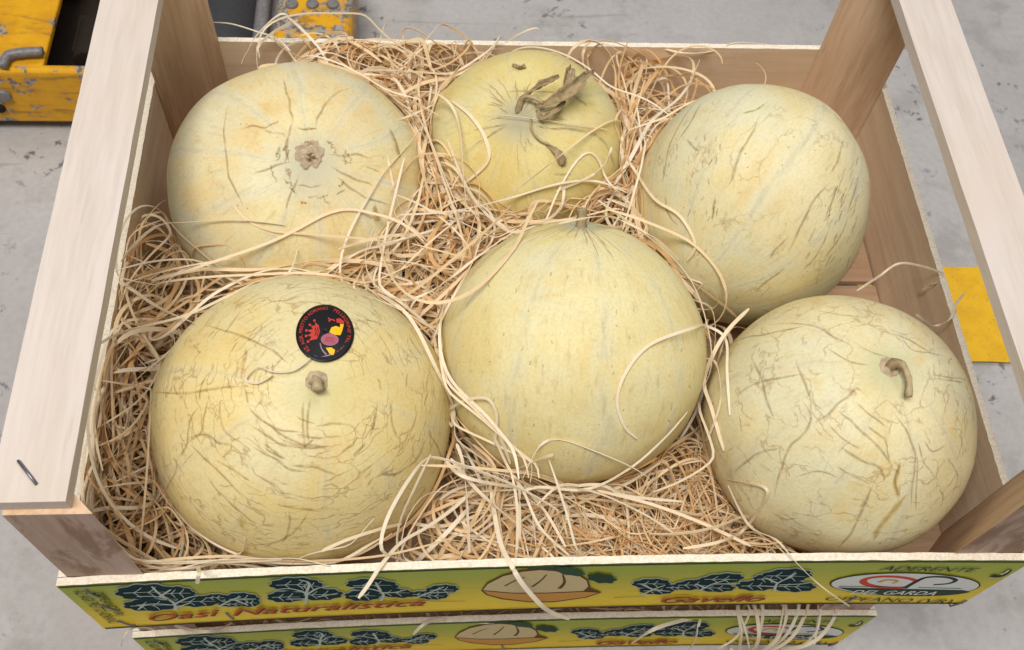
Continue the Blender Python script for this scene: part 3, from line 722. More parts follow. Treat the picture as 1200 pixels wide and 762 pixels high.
# dried leaf on the small back melon
def leafy(key, pts, widths, name='dry_leaf', curl=.6):
    r = roots[key]; P = smooth([Vector(p) for p in pts], 5); n_ = len(P); vs, fs = [], []; sd = random.random() * 50
    for i, p in enumerate(P):
        t = (P[min(i + 1, n_ - 1)] - P[max(i - 1, 0)]).normalized(); nr = (p - MEL[key].c).normalized(); s = t.cross(nr).normalized()
        wd = .78 * np.interp(i / (n_ - 1), np.linspace(0, 1, len(widths)), widths) * (1 + .35 * noise.noise(Vector((i * .9, sd, 3))))
        for kk in range(7):
            x = kk / 3 - 1
            vs.append(p + s * x * wd * (1 - .3 * abs(x)) + nr * (curl * wd * x * x + .0035 * noise.noise(Vector((i * .5, kk * .8, sd)))) - r.location)
    for i in range(n_ - 1):
        for kk in range(6):
            a0 = i * 7 + kk; fs.append((a0, a0 + 1, a0 + 8, a0 + 7))
    o = mesh(name, vs, fs, M_DRYLEAF, r, smooth=True)
    md = o.modifiers.new('thickness', 'SOLIDIFY'); md.thickness = .0004
    return o
stem('BM', [sp('BM', 606, 132, -.001), sp('BM', 612, 120, .004), sp('BM', 622, 122, .008), sp('BM', 634, 128, .008)], [.002, .0016, .0013, .0012])
leafy('BM', [sp('BM', 616, 118, .006), sp('BM', 630, 113, .010), sp('BM', 648, 106, .013)], [.0006, .003, .0008], curl=1.2)
leafy('BM', [sp('BM', 626, 130, .005), sp('BM', 645, 128, .011), sp('BM', 662, 118, .014), sp('BM', 672, 106, .013), sp('BM', 684, 98, .010)], [.001, .0055, .007, .0035, .0012], curl=1.0)
leafy('BM', [sp('BM', 654, 122, .012), sp('BM', 656, 108, .014), sp('BM', 661, 96, .011)], [.003, .0065, .0025], curl=.7)
leafy('BM', [sp('BM', 628, 134, .005), sp('BM', 634, 142, .006), sp('BM', 646, 136, .008), sp('BM', 655, 128, .011)], [.001, .003, .003, .001], curl=.9)
leafy('BM', [sp('BM', 640, 170, .001), sp('BM', 650, 177, .003), sp('BM', 656, 188, .003), sp('BM', 660, 194, .001)], [.0012, .0035, .0048, .001], curl=.4)
leafy('BM', [sp('BM', 601, 78, .001), sp('BM', 608, 82, .002), sp('BM', 616, 80, .001)], [.0008, .0022, .0006], curl=.4)
stem('BM', [sp('BM', 622, 140, .003), sp('BM', 622, 152, .004), sp('BM', 630, 164, .003), sp('BM', 642, 170, .002)], [.0005, .0005, .0005, .0005], name='tendril')

# --- the round sticker
m = MEL['FL']; root = roots['FL']; SR = .0146; SVF = 1.30
p0, _ = m.hit(381, 388.5); SN = (p0 - m.c).normalized()
SU = (RT - SN * RT.dot(SN)).normalized(); SV = SN.cross(SU)
def stick(x, y, lift):
    q = p0 + SU * x + SV * y; return m.surf(m.f(q)[1], lift) - root.location
vs, fs = [], []
for j in range(11):
    for i in range(64):
        a = 2 * math.pi * i / 64; r = SR * j / 10; lf = .00025 + (.0010 * (j / 10) ** 6 * max(0, math.sin(a - 3.6)))
        vs.append(stick(r * math.cos(a), r * math.sin(a) * SVF, lf))
for j in range(10):
    for i in range(64):
        a0, a1 = j * 64 + i, j * 64 + (i + 1) % 64
        fs.append((a0, a0 + 64, a1 + 64) if j == 0 else (a0, a0 + 64, a1 + 64, a1))
sticker = mesh('sticker', vs, fs, flat_mat('sticker_black', (.010, .010, .011), .4, .25), root, smooth=True)
sticker['label'] = 'round black sticker with red lettering, crown and melon'
md = sticker.modifiers.new('thickness', 'SOLIDIFY'); md.thickness = .0001; md.offset = -1
def sprint(name, polys, mat, lift=.0005):
    vs, fs = [], []
    for pl in polys:
        b = len(vs); vs += [stick(x * SR, y * SR * SVF, lift) for x, y in pl]
        fs += [tuple(b + k for k in tr) for tr in tessellate_polygon([[Vector((x, y, 0)) for x, y in pl]])]
    return mesh(name, vs, fs, mat, sticker)
M_SRED = flat_mat('sticker_red', (.50, .055, .045), .35); M_SPINK = flat_mat('sticker_purple', (.36, .12, .17), .35); M_SYEL = flat_mat('sticker_yellow', (.85, .50, .02), .35)
def ringtext(s, a0, a1, r0=.765, ht=.12):
    v, f = text2d(s, 0, .004); vs = []
    for x, y in v:
        a = math.radians(a0 + (a1 - a0) * x); r = r0 + y * ht; vs.append(stick(r * math.cos(a) * SR, r * math.sin(a) * SR * SVF, .0005))
    mesh('lettering', vs, f, M_SRED, sticker)
ringtext('AZ. AGR. PRETTO ADRIANO', 240, 93); ringtext('PELLEGRINE TEL. 10N.O', 78, -62)
def e2(x, y, a, b, n_=20, rot=0): return [(x + a * math.cos(t) * math.cos(rot) - b * math.sin(t) * math.sin(rot), y + a * math.cos(t) * math.sin(rot) + b * math.sin(t) * math.cos(rot)) for t in [2 * math.pi * i / n_ for i in range(n_)]]
sprint('crown_detail_print', [ribbon2([(-.24, -.22), (-.23, -.08), (-.28, .08)], .022), ribbon2([(-.32, -.20), (-.30, -.08), (-.35, .06)], .022)], M_BLACK, .00075)
crown = [(-.22, -.30), (-.17, -.05), (-.25, .16), (-.40, .26), (-.36, .14), (-.52, .12), (-.42, .02), (-.60, -.05), (-.44, -.12), (-.58, -.22), (-.42, -.24), (-.48, -.38)]
sprint('crown_print', [crown] + [e2(x, y, .045, .045, 10) for x, y in ((-.42, .31), (-.55, .15), (-.63, -.05), (-.61, -.23), (-.51, -.41))], M_SRED)
sprint('melon_print', [e2(.20, -.26, .30, .20, 24, .12)], M_SPINK, .00055)
sprint('melon_slice_print', [[(.14, -.04), (.18, .14), (.32, .22), (.46, .20), (.46, .36), (.58, .36), (.56, .10), (.52, -.06), (.34, -.08)], [(.12, -.54), (.30, -.50), (.44, -.56), (.42, -.72), (.28, -.70)]], M_SYEL, .0006)
sprint('crest_print', [[(.30, .48), (.42, .52), (.58, .44), (.56, .32), (.40, .34), (.32, .34)], ribbon2([(.02, .46), (.10, .40), (.18, .42)], .05), ribbon2([(.10, .40), (.06, .32)], .05), ribbon2([(.18, .42), (.26, .38)], .05)], M_SRED, .00065)
sprint('melon_rib_print', [e2(-.33, .0 - .12 * q, .035, .03, 8) for q in range(3)][:0] + [ribbon2([(.05, -.22 - .06 * q), (.20, -.19 - .06 * q), (.36, -.21 - .06 * q)], .02) for q in range(3)], M_SRED, .0007)
sprint('sticker_curl_print', [ribbon2([(-.22, -.84), (0, -.86), (.22, -.78), (.40, -.70)], .05, .08), ribbon2([(-.10, -.42), (.0, -.60), (.18, -.74)], .03, .05)], flat_mat('sticker_grey', (.30, .22, .26), .5), .00055)

# ------------------------------------------------------------------ wood wool
def wool_mat():
    t = NT('wood_wool_fibre'); r = t.attr('tone')
    n_ = t.noise(t.obj(), 220, 3, .6)
    c = t.mix(t.step(r, .0, .55), (.80, .53, .245), (.93, .765, .50))
    c = t.mix(t.step(r, .55, 1.0), c, (.97, .90, .755))
    c = t.mix(t.step(n_, .45, .75, 0, .15), c, (.70, .46, .22))
    t.fin(c, .6, .25)
    tl = t.node('ShaderNodeBsdfTranslucent'); t.set(tl.inputs[0], c); mx = t.node('ShaderNodeMixShader'); mx.inputs[0].default_value = .38
    t.l.new(t.b.outputs[0], mx.inputs[1]); t.l.new(tl.outputs[0], mx.inputs[2]); t.l.new(mx.outputs[0], t.out.inputs[0])
    return t.m
M_WOOL = wool_mat()
MC = np.array([m.c for m in MEL.values()]); MR = np.array([m.r for m in MEL.values()])
FLOORZ = F0 + .001
def collide(P, marg):
    for c, r in zip(MC, MR):
        q = (P - c) / (r + marg[:, None]); l = np.linalg.norm(q, axis=1); k = l < 1.0
        if k.any(): P[k] = c + q[k] / l[k][:, None] * (r + marg[k][:, None])
    return P
def ribbons(name, P, width, thick, tone, mat, parent=None, offset=None):
    """P (N, n, 3): N strands as thin flat-section bands in one mesh"""
    N, n_, _ = P.shape
    Tn = np.empty_like(P); Tn[:, 1:-1] = P[:, 2:] - P[:, :-2]; Tn[:, 0] = P[:, 1] - P[:, 0]; Tn[:, -1] = P[:, -1] - P[:, -2]
    Tn /= np.linalg.norm(Tn, axis=2, keepdims=True) + 1e-9
    ref = rng.normal(size=(N, 1, 3)) * .8 + np.array([0, 0, .9]); ref = np.repeat(ref, n_, 1)
    drift = rng.normal(size=(N, 1, 3)) * np.linspace(0, 1.2, n_)[None, :, None]; ref = ref + drift
    Wv = np.cross(Tn, ref); Wv /= np.linalg.norm(Wv, axis=2, keepdims=True) + 1e-9
    Nv = np.cross(Wv, Tn)
    tp = np.minimum(1, np.minimum(np.linspace(0, 1, n_), np.linspace(1, 0, n_)) * 8 + .45)[None, :, None]
    wv = Wv * (width[:, None, None] / 2) * tp; nv = Nv * (thick[:, None, None] / 2)
    V = np.stack([P + wv + nv, P - wv + nv, P - wv - nv, P + wv - nv], 2)     # (N, n, 4, 3)
    K = 4
    if offset is not None: V = V - np.array(offset)
    base = (np.arange(N) * n_ * K)[:, None, None] + (np.arange(n_ - 1) * K)[None, :, None]
    kk = np.arange(K)[None, None, :]; k2_ = (np.arange(K) + 1) % K; k2_ = k2_[None, None, :]
    Fq = np.stack([base + kk, base + k2_, base + k2_ + K, base + kk + K], 3).reshape(-1, 4)
    me = bpy.data.meshes.new(name); Vf = V.reshape(-1, 3).astype(np.float32)
    me.vertices.add(len(Vf)); me.vertices.foreach_set('co', Vf.ravel())
    me.loops.add(Fq.size); me.loops.foreach_set('vertex_index', Fq.ravel().astype(np.int32))
    me.polygons.add(len(Fq)); me.polygons.foreach_set('loop_start', (np.arange(len(Fq)) * 4).astype(np.int32))
    me.update(calc_edges=True); me.polygons.foreach_set('use_smooth', np.zeros(len(Fq), dtype=bool))
    a = me.attributes.new('tone', 'FLOAT', 'POINT'); a.data.foreach_set('value', np.repeat(tone, n_ * K).astype(np.float32))
    me.materials.append(mat); me.update()
    return link(name, me, parent)

def grow(seed_pos, ztop, n_, step, curl, flat=.35, box=None, coll=True, wander=.35, home=None):
    N = len(seed_pos); P = seed_pos.copy(); D = rng.normal(size=(N, 3)); D[:, 2] *= flat; D /= np.linalg.norm(D, axis=1, keepdims=True)
    ax_ = rng.normal(size=(N, 3)); ax_ /= np.linalg.norm(ax_, axis=1, keepdims=True)
    ang = rng.normal(size=N) * curl; marg = rng.uniform(.0006, .004, N); out = []
    x0, x1, y0_, y1_, z0 = box
    for i in range(n_):
        if coll: P = collide(P, marg)
        P[:, 0] = np.clip(P[:, 0], x0, x1); P[:, 1] = np.clip(P[:, 1], y0_, y1_); P[:, 2] = np.clip(P[:, 2], z0, None)
        for sx in (-1, 1):                      # keep out of the corner posts
            for yy, sg in ((box[2], 1), (box[3], -1)):
                dd = (x1 - sx * P[:, 0]) + sg * (P[:, 1] - yy); k = dd < .030
                mv = (.030 - dd[k]) / 2; P[k, 0] -= sx * mv; P[k, 1] += sg * mv
        hi = P[:, 2] > ztop; P[hi, 2] = P[hi, 2] * .6 + ztop[hi] * .4
        if out:
            nd = P - out[-1]; L = np.linalg.norm(nd, axis=1, keepdims=True); D = .5 * D + .5 * nd / (L + 1e-9); D /= np.linalg.norm(D, axis=1, keepdims=True) + 1e-9
        out.append(P.copy())
        ax_ += rng.normal(size=(N, 3)) * .25; ax_ /= np.linalg.norm(ax_, axis=1, keepdims=True); ang += rng.normal(size=N) * curl * wander
        ang = np.clip(ang, -2.2 * curl, 2.2 * curl)
        c, s = np.cos(ang)[:, None], np.sin(ang)[:, None]
        D = D * c + np.cross(ax_, D) * s + ax_ * (ax_ * D).sum(1, keepdims=True) * (1 - c)
        if home is not None:
            v_ = (home[:, :2] - P[:, :2]) / home[:, 2:4]; far = np.maximum(0, np.linalg.norm(v_, axis=1) - 1.6)[:, None]
            D[:, :2] += np.minimum(far, 1) * .22 * v_ / (np.linalg.norm(v_, axis=1, keepdims=True) + 1e-9)
        D[:, 2] -= np.where(hi, .15, .02); D /= np.linalg.norm(D, axis=1, keepdims=True)
        P = P + D * step
    Q = np.stack(out, 1)
    for _ in range(2): Q[:, 1:-1] = .5 * Q[:, 1:-1] + .25 * (Q[:, :-2] + Q[:, 2:])
    return Q
BOX = (-A + PT + .0015, A - PT - .0015, PT + .007, B - PT - .0015, FLOORZ)
def P3(u, v, z): return at_z(u, v, z)
# heaps: (pixel centre, top height relative to the panel tops, spread x, spread y, count, fine)
HEAPS = [
  ((132, 400), -.004, .010, .030, 150, 0), ((130, 500), -.010, .012, .035, 190, 0), ((150, 600), -.018, .014, .028, 190, 0), ((205, 645), -.040, .02, .010, 70, 0), ((180, 345), -.014, .014, .012, 50, 0),
  ((465, 320), .004, .018, .022, 170, 0), ((495, 280), .008, .016, .022, 170, 0), ((500, 380), -.010, .010, .026, 140, 0), ((390, 318), .008, .035, .010, 110, 0), ((300, 318), .000, .030, .008, 40, 0),
  ((470, 130), .010, .016, .030, 170, 0), ((496, 190), .012, .009, .026, 130, 0), ((440, 85), .010, .028, .014, 110, 0), ((500, 85), .012, .02, .014, 80, 0),
  ((745, 170), .012, .010, .034, 150, 0), ((745, 235), .010, .010, .020, 120, 0), ((745, 120), .002, .016, .02, 60, 0),
  ((540, 262), .012, .02, .008, 90, 0), ((620, 256), .012, .03, .006, 60, 0),
  ((622, 595), -.028, .022, .018, 200, 0), ((690, 610), -.030, .036, .018, 260, 0), ((780, 605), -.030, .032, .020, 270, 1), ((850, 630), -.040, .022, .014, 180, 1), ((575, 560), -.022, .010, .010, 50, 0),
  ((833, 470), -.030, .006, .026, 60, 0), ((835, 560), -.040, .010, .016, 60, 0), ((870, 130), -.03, .05, .008, 14, 0),
]
seeds, tops, fine, homes = [], [], [], []
for (u, v), zt, sx, sy, cnt, fi in HEAPS:
    cnt = int(cnt * .56); c = P3(u, v, zt - .008)
    p = np.array([c.x, c.y, 0]) + rng.normal(size=(cnt, 3)) * np.array([sx, sy, 0]) * .8
    top = zt + T
    p[:, 2] = top - np.abs(rng.normal(size=cnt)) * .018
    p[:, 2] = np.maximum(p[:, 2], FLOORZ); seeds.append(p); tops.append(np.full(cnt, top) + rng.normal(size=cnt) * .004); fine.append(np.full(cnt, fi)); homes.append(np.tile([c.x, c.y, max(sx, .014), max(sy, .014)], (cnt, 1)))
seeds = np.concatenate(seeds); tops = np.concatenate(tops); fine = np.concatenate(fine)
N = len(seeds)
homes = np.concatenate(homes); crl = np.where(fine > 0, .16, .075)
Q = grow(seeds, tops, 28, .0044, crl, .30, BOX, home=homes)
wid = np.where(fine > 0, rng.uniform(.0005, .0011, N), np.clip(rng.lognormal(-6.62, .42, N), .0005, .0026)); tone = np.where(fine > 0, rng.uniform(0, .6, N), np.clip(rng.normal(.50, .32, N), 0, 1))
LONG = [((600, 560), .010, .030, .010, 26), ((700, 590), -.014, .05, .014, 22), ((600, 235), .040, .05, .008, 16), ((520, 270), .030, .03, .02, 16), ((380, 312), .024, .06, .010, 20), ((230, 330), .014, .04, .012, 9),
        ((500, 130), .026, .014, .03, 14), ((440, 75), .020, .03, .012, 10), ((740, 160), .020, .010, .03, 9), ((740, 250), .016, .012, .012, 2), ((150, 450), .006, .010, .05, 16), ((160, 600), -.006, .016, .03, 14), ((832, 480), .004, .008, .04, 4), ((300, 655), -.004, .06, .004, 5)]
ls, lt, lh = [], [], []
for (u, v), zt, sx, sy, cnt in LONG:
    cnt = max(2, int(cnt * .45)); c = P3(u, v, zt); p = np.array([c.x, c.y, c.z]) + rng.normal(size=(cnt, 3)) * np.array([sx, sy, .004]); ls.append(p); lt.append(np.full(cnt, zt + T + .008)); lh.append(np.tile([c.x, c.y, max(sx, .03), max(sy, .03)], (cnt, 1)))
ls, lt, lh = np.concatenate(ls), np.concatenate(lt), np.concatenate(lh); NL = len(ls)
QL = grow(ls, lt, 28, .0062, np.full(NL, .055), .12, BOX, home=lh)
Q = np.concatenate([Q, QL]); wid = np.concatenate([wid, rng.uniform(.0009, .0019, NL)]); tone = np.concatenate([tone, rng.uniform(.6, 1, NL)]); N = len(Q)
wool = ribbons('wood_wool', Q, wid, np.full(N, .00026), tone, M_WOOL)
tag(wool, 'curly pale wood wool packed between the melons in the upper crate', 'wood wool', None, 'stuff')
# sparse wood wool in the lower crate, some of it spilling over the front board
Zl = ZU
seeds = np.stack([rng.uniform(-.235, .22, 700), rng.uniform(.03, .36, 700), rng.uniform(.012, .06, 700)], 1)
lx, ly = low.location.x, low.location.y
Q2 = grow(seeds, np.full(700, .072), 22, .0048, .2, .3, (-A + PT + .002 + lx, A - PT - .002 + lx, PT + .007 + ly, B - PT - .002 + ly, .009), coll=False)
wool2 = ribbons('wood_wool', Q2, rng.uniform(.0009, .0024, 700), np.full(700, .00045), rng.uniform(.1, .9, 700), M_WOOL)
tag(wool2, 'wood wool lying inside the lower crate', 'wood wool', None, 'stuff')

# ------------------------------------------------------------------ loose strands, each a thing of its own
def strand(pts, label, width=.0022, tone_=.85, group=None):
    """pts: (u, v, spec); spec = melon key (lies on it), number (height over the panel tops) or ('y', depth) in front of the board"""
    W3 = []
    for u, v, s in pts:
        if isinstance(s, str): W3.append(MEL[s].hit(u, v, .0016)[0])
        elif isinstance(s, tuple) and s[0] == 'y': W3.append(at_y(u, v, s[1]))
        elif isinstance(s, tuple) and s[0] == 'x': W3.append(at_x(u, v, s[1]))
        elif isinstance(s, tuple): W3.append(MEL[s[0]].hit(u, v, s[1])[0])
        else: W3.append(at_z(u, v, s))
    P = smooth(W3, 10); base = W3[0]
    arr = np.array([[tuple(p) for p in P]])
    o = ribbons('wood_wool_strand', arr, np.array([width * .82]), np.array([.0003]), np.array([tone_]), M_WOOL, None, base)
    o.location = base
    tag(o, label, 'wood strand', group or 'loose wood wool strands')
    return o
G1 = 'pale wood wool strand lying across the heap in front of the middle melon'
YF = ('y', -.004); YG = ('y', -.010); 
strand([(558, 571, -.022), (530, 597, -.020), (500, 618, -.014), (470, 636, -.006), (447, 662, .003), (432, 685, YF), (420, 701, YG)], 'wide pale strand bent over the front board between two printed leaf sprays', .003, .95)
strand([(575, 571, -.020), (580, 605, -.014), (587, 638, -.006), (600, 664, .003), (612, 684, YF), (633, 708, YG), (647, 718, YG), (667, 726, YG)], 'long strand hanging over the printed melon slice on the front board', .003, .95)
strand([(860, 565, ('FR', .004)), (887, 605, ('FR', .007)), (910, 633, .006), (933, 659, .004), (952, 678, YF), (973, 695, YG), (995, 710, YG)], 'straight wide strand from the curved-stem melon over the front board to the oval logo', .003, 1.0)
strand([(858, 487, 'FR'), (859, 440, ('FR', .004)), (850, 397, .012), (827, 382, .018), (800, 387, ('C', .006)), (760, 404, 'C'), (733, 434, 'C'), (722, 467, 'C'), (730, 497, 'C'), (745, 512, 'C')], 'long strand looping over the right shoulder of the middle melon', .0019, .9)
strand([(443, 344, .015), (473, 377, ('FL', .004)), (507, 431, 'FL'), (532, 477, ('FL', .002)), (528, 501, ('FL', .001))], 'strand running down the right side of the melon with the sticker', .0024, .85)
strand([(515, 439, ('FL', .004)), (550, 464, ('C', .003)), (573, 487, 'C'), (587, 507, 'C'), (600, 540, ('C', .002))], 'strand bridging from the stickered melon onto the middle melon', .0018, .9)
strand([(529, 500, .0), (533, 480, ('C', .005)), (550, 467, ('C', .004)), (575, 464, ('C', .004)), (585, 480, ('C', .003)), (584, 500, ('C', .002)), (582, 520, ('C', .002))], 'small looped strand on the lower left of the middle melon', .0018, .95)
strand([(142, 307, .006), (160, 284, .014), (187, 264, .018), (233, 257, ('BL', .006)), (283, 256, ('BL', .003)), (333, 262, ('BL', .002))], 'arched strand rising from the left side panel onto the scarred melon', .002, .85)
strand([(177, 329, .004), (233, 316, .008), (300, 316, .010), (367, 307, .012), (420, 306, .012), (455, 312, .008)], 'thick strand lying in the gap behind the stickered melon', .003, .7)
strand([(230, 382, ('FL', .003)), (187, 361, .004), (157, 341, .004), (140, 330, .002)], 'short thick strand poking onto the left shoulder of the stickered melon', .003, .75)
strand([(283, 75, ('y', .355)), (290, 60, ('y', .362)), (302, 40, ('y', .366)), (328, 17, ('y', .368)), (342, 24, ('y', .368)), (363, 44, ('y', .362)), (377, 61, ('y', .350)), (386, 79, ('y', .340))], 'high arched strand standing above the back panel over the scarred melon', .002, .95)
strand([(241, 26, ('y', .385)), (271, 28, ('y', .380)), (304, 38, ('y', .375)), (325, 45, ('y', .368)), (340, 60, ('y', .355))], 'strand reaching back over the rim towards the dark wheel', .0016, .95)
strand([(316, 42, ('y', .366)), (334, 56, ('y', .352)), (349, 75, ('y', .335))], 'short strand curving from the back rim onto the scarred melon', .002, .9)
strand([(302, 80, ('y', .350)), (302, 56, ('y', .360)), (318, 40, ('y', .366)), (335, 30, ('y', .368)), (349, 24, ('y', .370))], 'straight strand slanting up past the back rim behind the scarred melon', .0024, .95)
strand([(414, 44, ('y', .372)), (400, 46, ('y', .370)), (388, 56, ('y', .362)), (365, 67, ('y', .350)), (351, 73, ('y', .340))], 'pale strand leaning on the back rim below the yellow fork tip', .002, .9)
strand([(352, 42, ('y', .378)), (365, 39, ('y', .380)), (380, 41, ('y', .376)), (392, 50, ('y', .366)), (398, 62, ('y', .355))], 'thin strand looping over the back rim below the yellow fork tip', .0014, .9)
strand([(1003, 349, ('FR', .004)), (1030, 324, .000), (1053, 309, .004), (1080, 312, .004), (1107, 321, .003)], 'strand arching from the curved-stem melon to the right side panel', .0016, .85)
strand([(1070, 374, ('FR', .003)), (1093, 382, -.004), (1113, 374, .003), (1120, 357, .006), (1130, 344, .008)], 'crumpled white strand hooked over the right side panel', .0022, 1.0)
strand([(1076, 345, ('x', .2445)), (1081, 340, ('x', .2425)), (1090, 334, ('x', .2435)), (1098, 331, ('x', .2448))], 'tiny white shred against the right side panel', .0022, 1.0)
strand([(532, 120, 'BM'), (553, 137, 'BM'), (570, 163, 'BM'), (572, 190, 'BM'), (543, 217, ('BM', .003))], 'bow-shaped strand on the left flank of the small leaf-bearing melon', .0026, .85)
strand([(583, 138, ('BM', .004)), (608, 140, ('BM', .004)), (633, 143, ('BM', .004)), (670, 147, ('BM', .003)), (707, 153, ('BM', .003))], 'straight thin strand across the stem of the small leaf-bearing melon', .0014, .9)
strand([(708, 173, ('BM', .006)), (700, 193, ('BM', .005)), (683, 207, ('BM', .004)), (650, 222, ('BM', .003))], 'strand curving up the lower right of the small leaf-bearing melon', .0018, .9)
strand([(732, 182, .022), (751, 202, ('BR', .004)), (771, 233, ('BR', .003)), (799, 253, ('BR', .002)), (816, 285, 'BR'), (807, 304, 'BR')], 'strand curling down the left flank of the smooth pale melon', .002, .8)
strand([(470, 252, .030), (533, 247, .034), (600, 227, ('BM', .006)), (653, 213, ('BM', .004)), (693, 210, ('BM', .005)), (735, 226, .026)], 'long white strand across the lower front of the small leaf-bearing melon', .0026, .95)
strand([(655, 262, .062), (697, 254, .060), (720, 267, ('C', .006)), (760, 284, ('C', .006)), (800, 301, ('BR', .004))], 'strand passing behind the upright stem of the middle melon', .0022, .85)
strand([(212, 666, .003), (235, 660, .003), (258, 656, .003), (308, 655, .002), (350, 655, .002), (386, 663, .003)], 'long pale strand lying along the front board rim under the stickered melon', .0026, 1.0)
strand([(376, 642, ('FL', .002)), (405, 629, ('FL', .002)), (442, 615, ('FL', .003)), (465, 608, ('FL', .004))], 'short straight strand on the lower front of the stickered melon', .002, .8)
strand([(363, 423, ('FL', .003)), (344, 436, ('FL', .002)), (321, 438, ('FL', .003)), (304, 433, ('FL', .004)), (290, 446, ('FL', .002)), (304, 450, 'FL'), (321, 441, ('FL', .003))], 'small white curl tucked beside the black sticker', .0018, 1.0)
gi = 0
for pts in ([(523, 541, -.004), (550, 561, .000), (633, 561, ('C', .006)), (700, 568, -.010), (733, 581, -.016), (800, 588, -.018)],
            [(613, 576, -.012), (633, 571, -.010), (687, 561, ('C', .006)), (733, 538, ('C', .006)), (773, 508, ('C', .004)), (800, 480, ('C', .003))],
            [(583, 508, ('C', .003)), (600, 538, ('C', .005)), (613, 575, -.006), (633, 618, -.010), (667, 651, -.012)],
            [(605, 518, ('C', .004)), (620, 558, ('C', .006)), (640, 601, -.008), (663, 641, -.010)],
            [(535, 520, -.004), (543, 545, -.006), (547, 588, -.014), (550, 648, -.020)],
            [(600, 548, ('C', .006)), (617, 538, ('C', .005)), (650, 523, ('C', .006))],
            [(606, 545, ('C', .006)), (608, 570, -.004), (609, 600, -.008), (609, 631, -.014)],
            [(560, 548, .0), (600, 560, .0), (660, 566, ('C', .008)), (720, 560, ('C', .006)), (775, 545, ('C', .004))],
            [(520, 535, ('FL', .004)), (560, 575, -.008), (600, 610, -.014), (640, 640, -.018)],
            [(700, 575, -.010), (760, 590, -.016), (820, 612, -.020), (880, 640, -.020)],
            [(668, 655, -.010), (650, 640, -.010), (664, 610, -.006), (662, 590, -.006), (640, 572, ('C', .006))],
            [(640, 568, ('C', .006)), (690, 575, -.008), (750, 600, -.014), (790, 625, -.018)]):
    lab = {0: 'longest strand, wrapped round the underside of the middle melon', 1: 'strand climbing the lower right flank of the middle melon', 4: 'upright strand beside the bare gap right of the stickered melon', 5: 'short stub of strand sticking up on the lower front of the middle melon', 9: 'strand on the heap pointing towards the foot of the curved-stem melon'}.get(gi, G1); gi += 1
    strand(pts, lab, random.uniform(.0016, .0028), random.uniform(.75, 1), 'strands over the front heap')
strand([(800, 643, -.012), (843, 635, -.008), (880, 611, ('FR', .006)), (903, 573, ('FR', .003)), (867, 563, 'FR'), (837, 560, ('FR', .001))], 'sharply folded strand on the lower left of the curved-stem melon', .002, .8)
strand([(877, 361, ('FR', .008)), (853, 387, .018), (836, 415, .012), (833, 450, ('FR', .004)), (838, 480, ('FR', .002)), (850, 528, ('FR', .001))], 'wide strand stuck upright between the middle melon and the curved-stem melon', .0026, .8)
strand([(826, 420, .010), (845, 430, ('FR', .003)), (848, 470, ('FR', .002)), (835, 510, ('FR', .002)), (822, 520, ('FR', .001))], 'thin looped strand against the left edge of the curved-stem melon', .0016, .85)
strand([(290, 668, YF), (232, 664, .003), (233, 672, ('y', -.003)), (231, 684, ('y', -.005))][1:], 'tiny shred hanging on the front board rim above the first leaf spray', .0024, .9)
strand([(760, 52, ('y', .376)), (800, 62, ('y', .366)), (835, 60, ('y', .370)), (862, 50, ('y', .374)), (900, 52, ('y', .376))], 'thin strand resting on the back rim behind the smooth pale melon', .0014, 1.0)
# strands caught on the lower crate's front board under the logo
GL = 'loose strand spilling over the lower crate front board below the oval logo'
yb = ly - .004
for i in range(13):
    u = 862 + i * 9 + random.uniform(-8, 8); du = random.uniform(-34, 26); x = at_y(u, 728, ly).x
    x2 = x + du * .00055
    P = [Vector((x + random.uniform(-.01, .01), ly + .02, .078)), Vector((x, ly + .006, .0875)), Vector((x + (x2 - x) * .4, yb - .004, .070 + random.uniform(-.004, .008))), Vector((x2, yb - .008, .044 + random.uniform(-.02, .01))), Vector((x2 + random.uniform(-.012, .012), yb - .004, .022 + random.uniform(-.01, .014)))]
    Pm = smooth(P, 6); o = ribbons('wood_wool_strand', np.array([[tuple(p) for p in Pm]]), np.array([random.uniform(.0012, .0028)]), np.array([.0005]), np.array([random.uniform(.8, 1)]), M_WOOL, None, P[0]); o.location = P[0]
    tag(o, GL, 'wood strand', 'strands spilling from the lower crate')
def lowstrand(pix, label, wd=.002):
    P = [at_y(u, v, ly + dy) for u, v, dy in pix]; Pm = smooth(P, 6)
    o = ribbons('wood_wool_strand', np.array([[tuple(p) for p in Pm]]), np.array([wd]), np.array([.0005]), np.array([.95]), M_WOOL, None, P[0]); o.location = P[0]; tag(o, label, 'wood strand', 'strands spilling from the lower crate')
lowstrand([(205, 733, .004), (225, 739, -.004), (245, 740, -.006), (262, 735, .002), (272, 730, .008)], 'pale strand sagging from the lower crate rim near the printed word Oasi')
lowstrand([(484, 744, -.006), (495, 733, -.003), (512, 726, .004), (535, 728, .006), (580, 730, .004)], 'strand bent over the lower crate rim left of the small printed melon')
lowstrand([(740, 754, -.008), (765, 738, -.006), (800, 727, .002), (830, 722, .008)], 'wide strand slanting over the lower crate leaf print', .0026)
lowstrand([(808, 762, -.008), (815, 748, -.006), (818, 735, -.003), (822, 722, .006)], 'upright strand hanging in front of the lower crate leaf print')
lowstrand([(142, 758, -.01), (144, 748, -.012), (152, 738, -.008), (165, 735, .0), (180, 738, .004)], 'thin strand curling off the left end of the lower crate', .001)

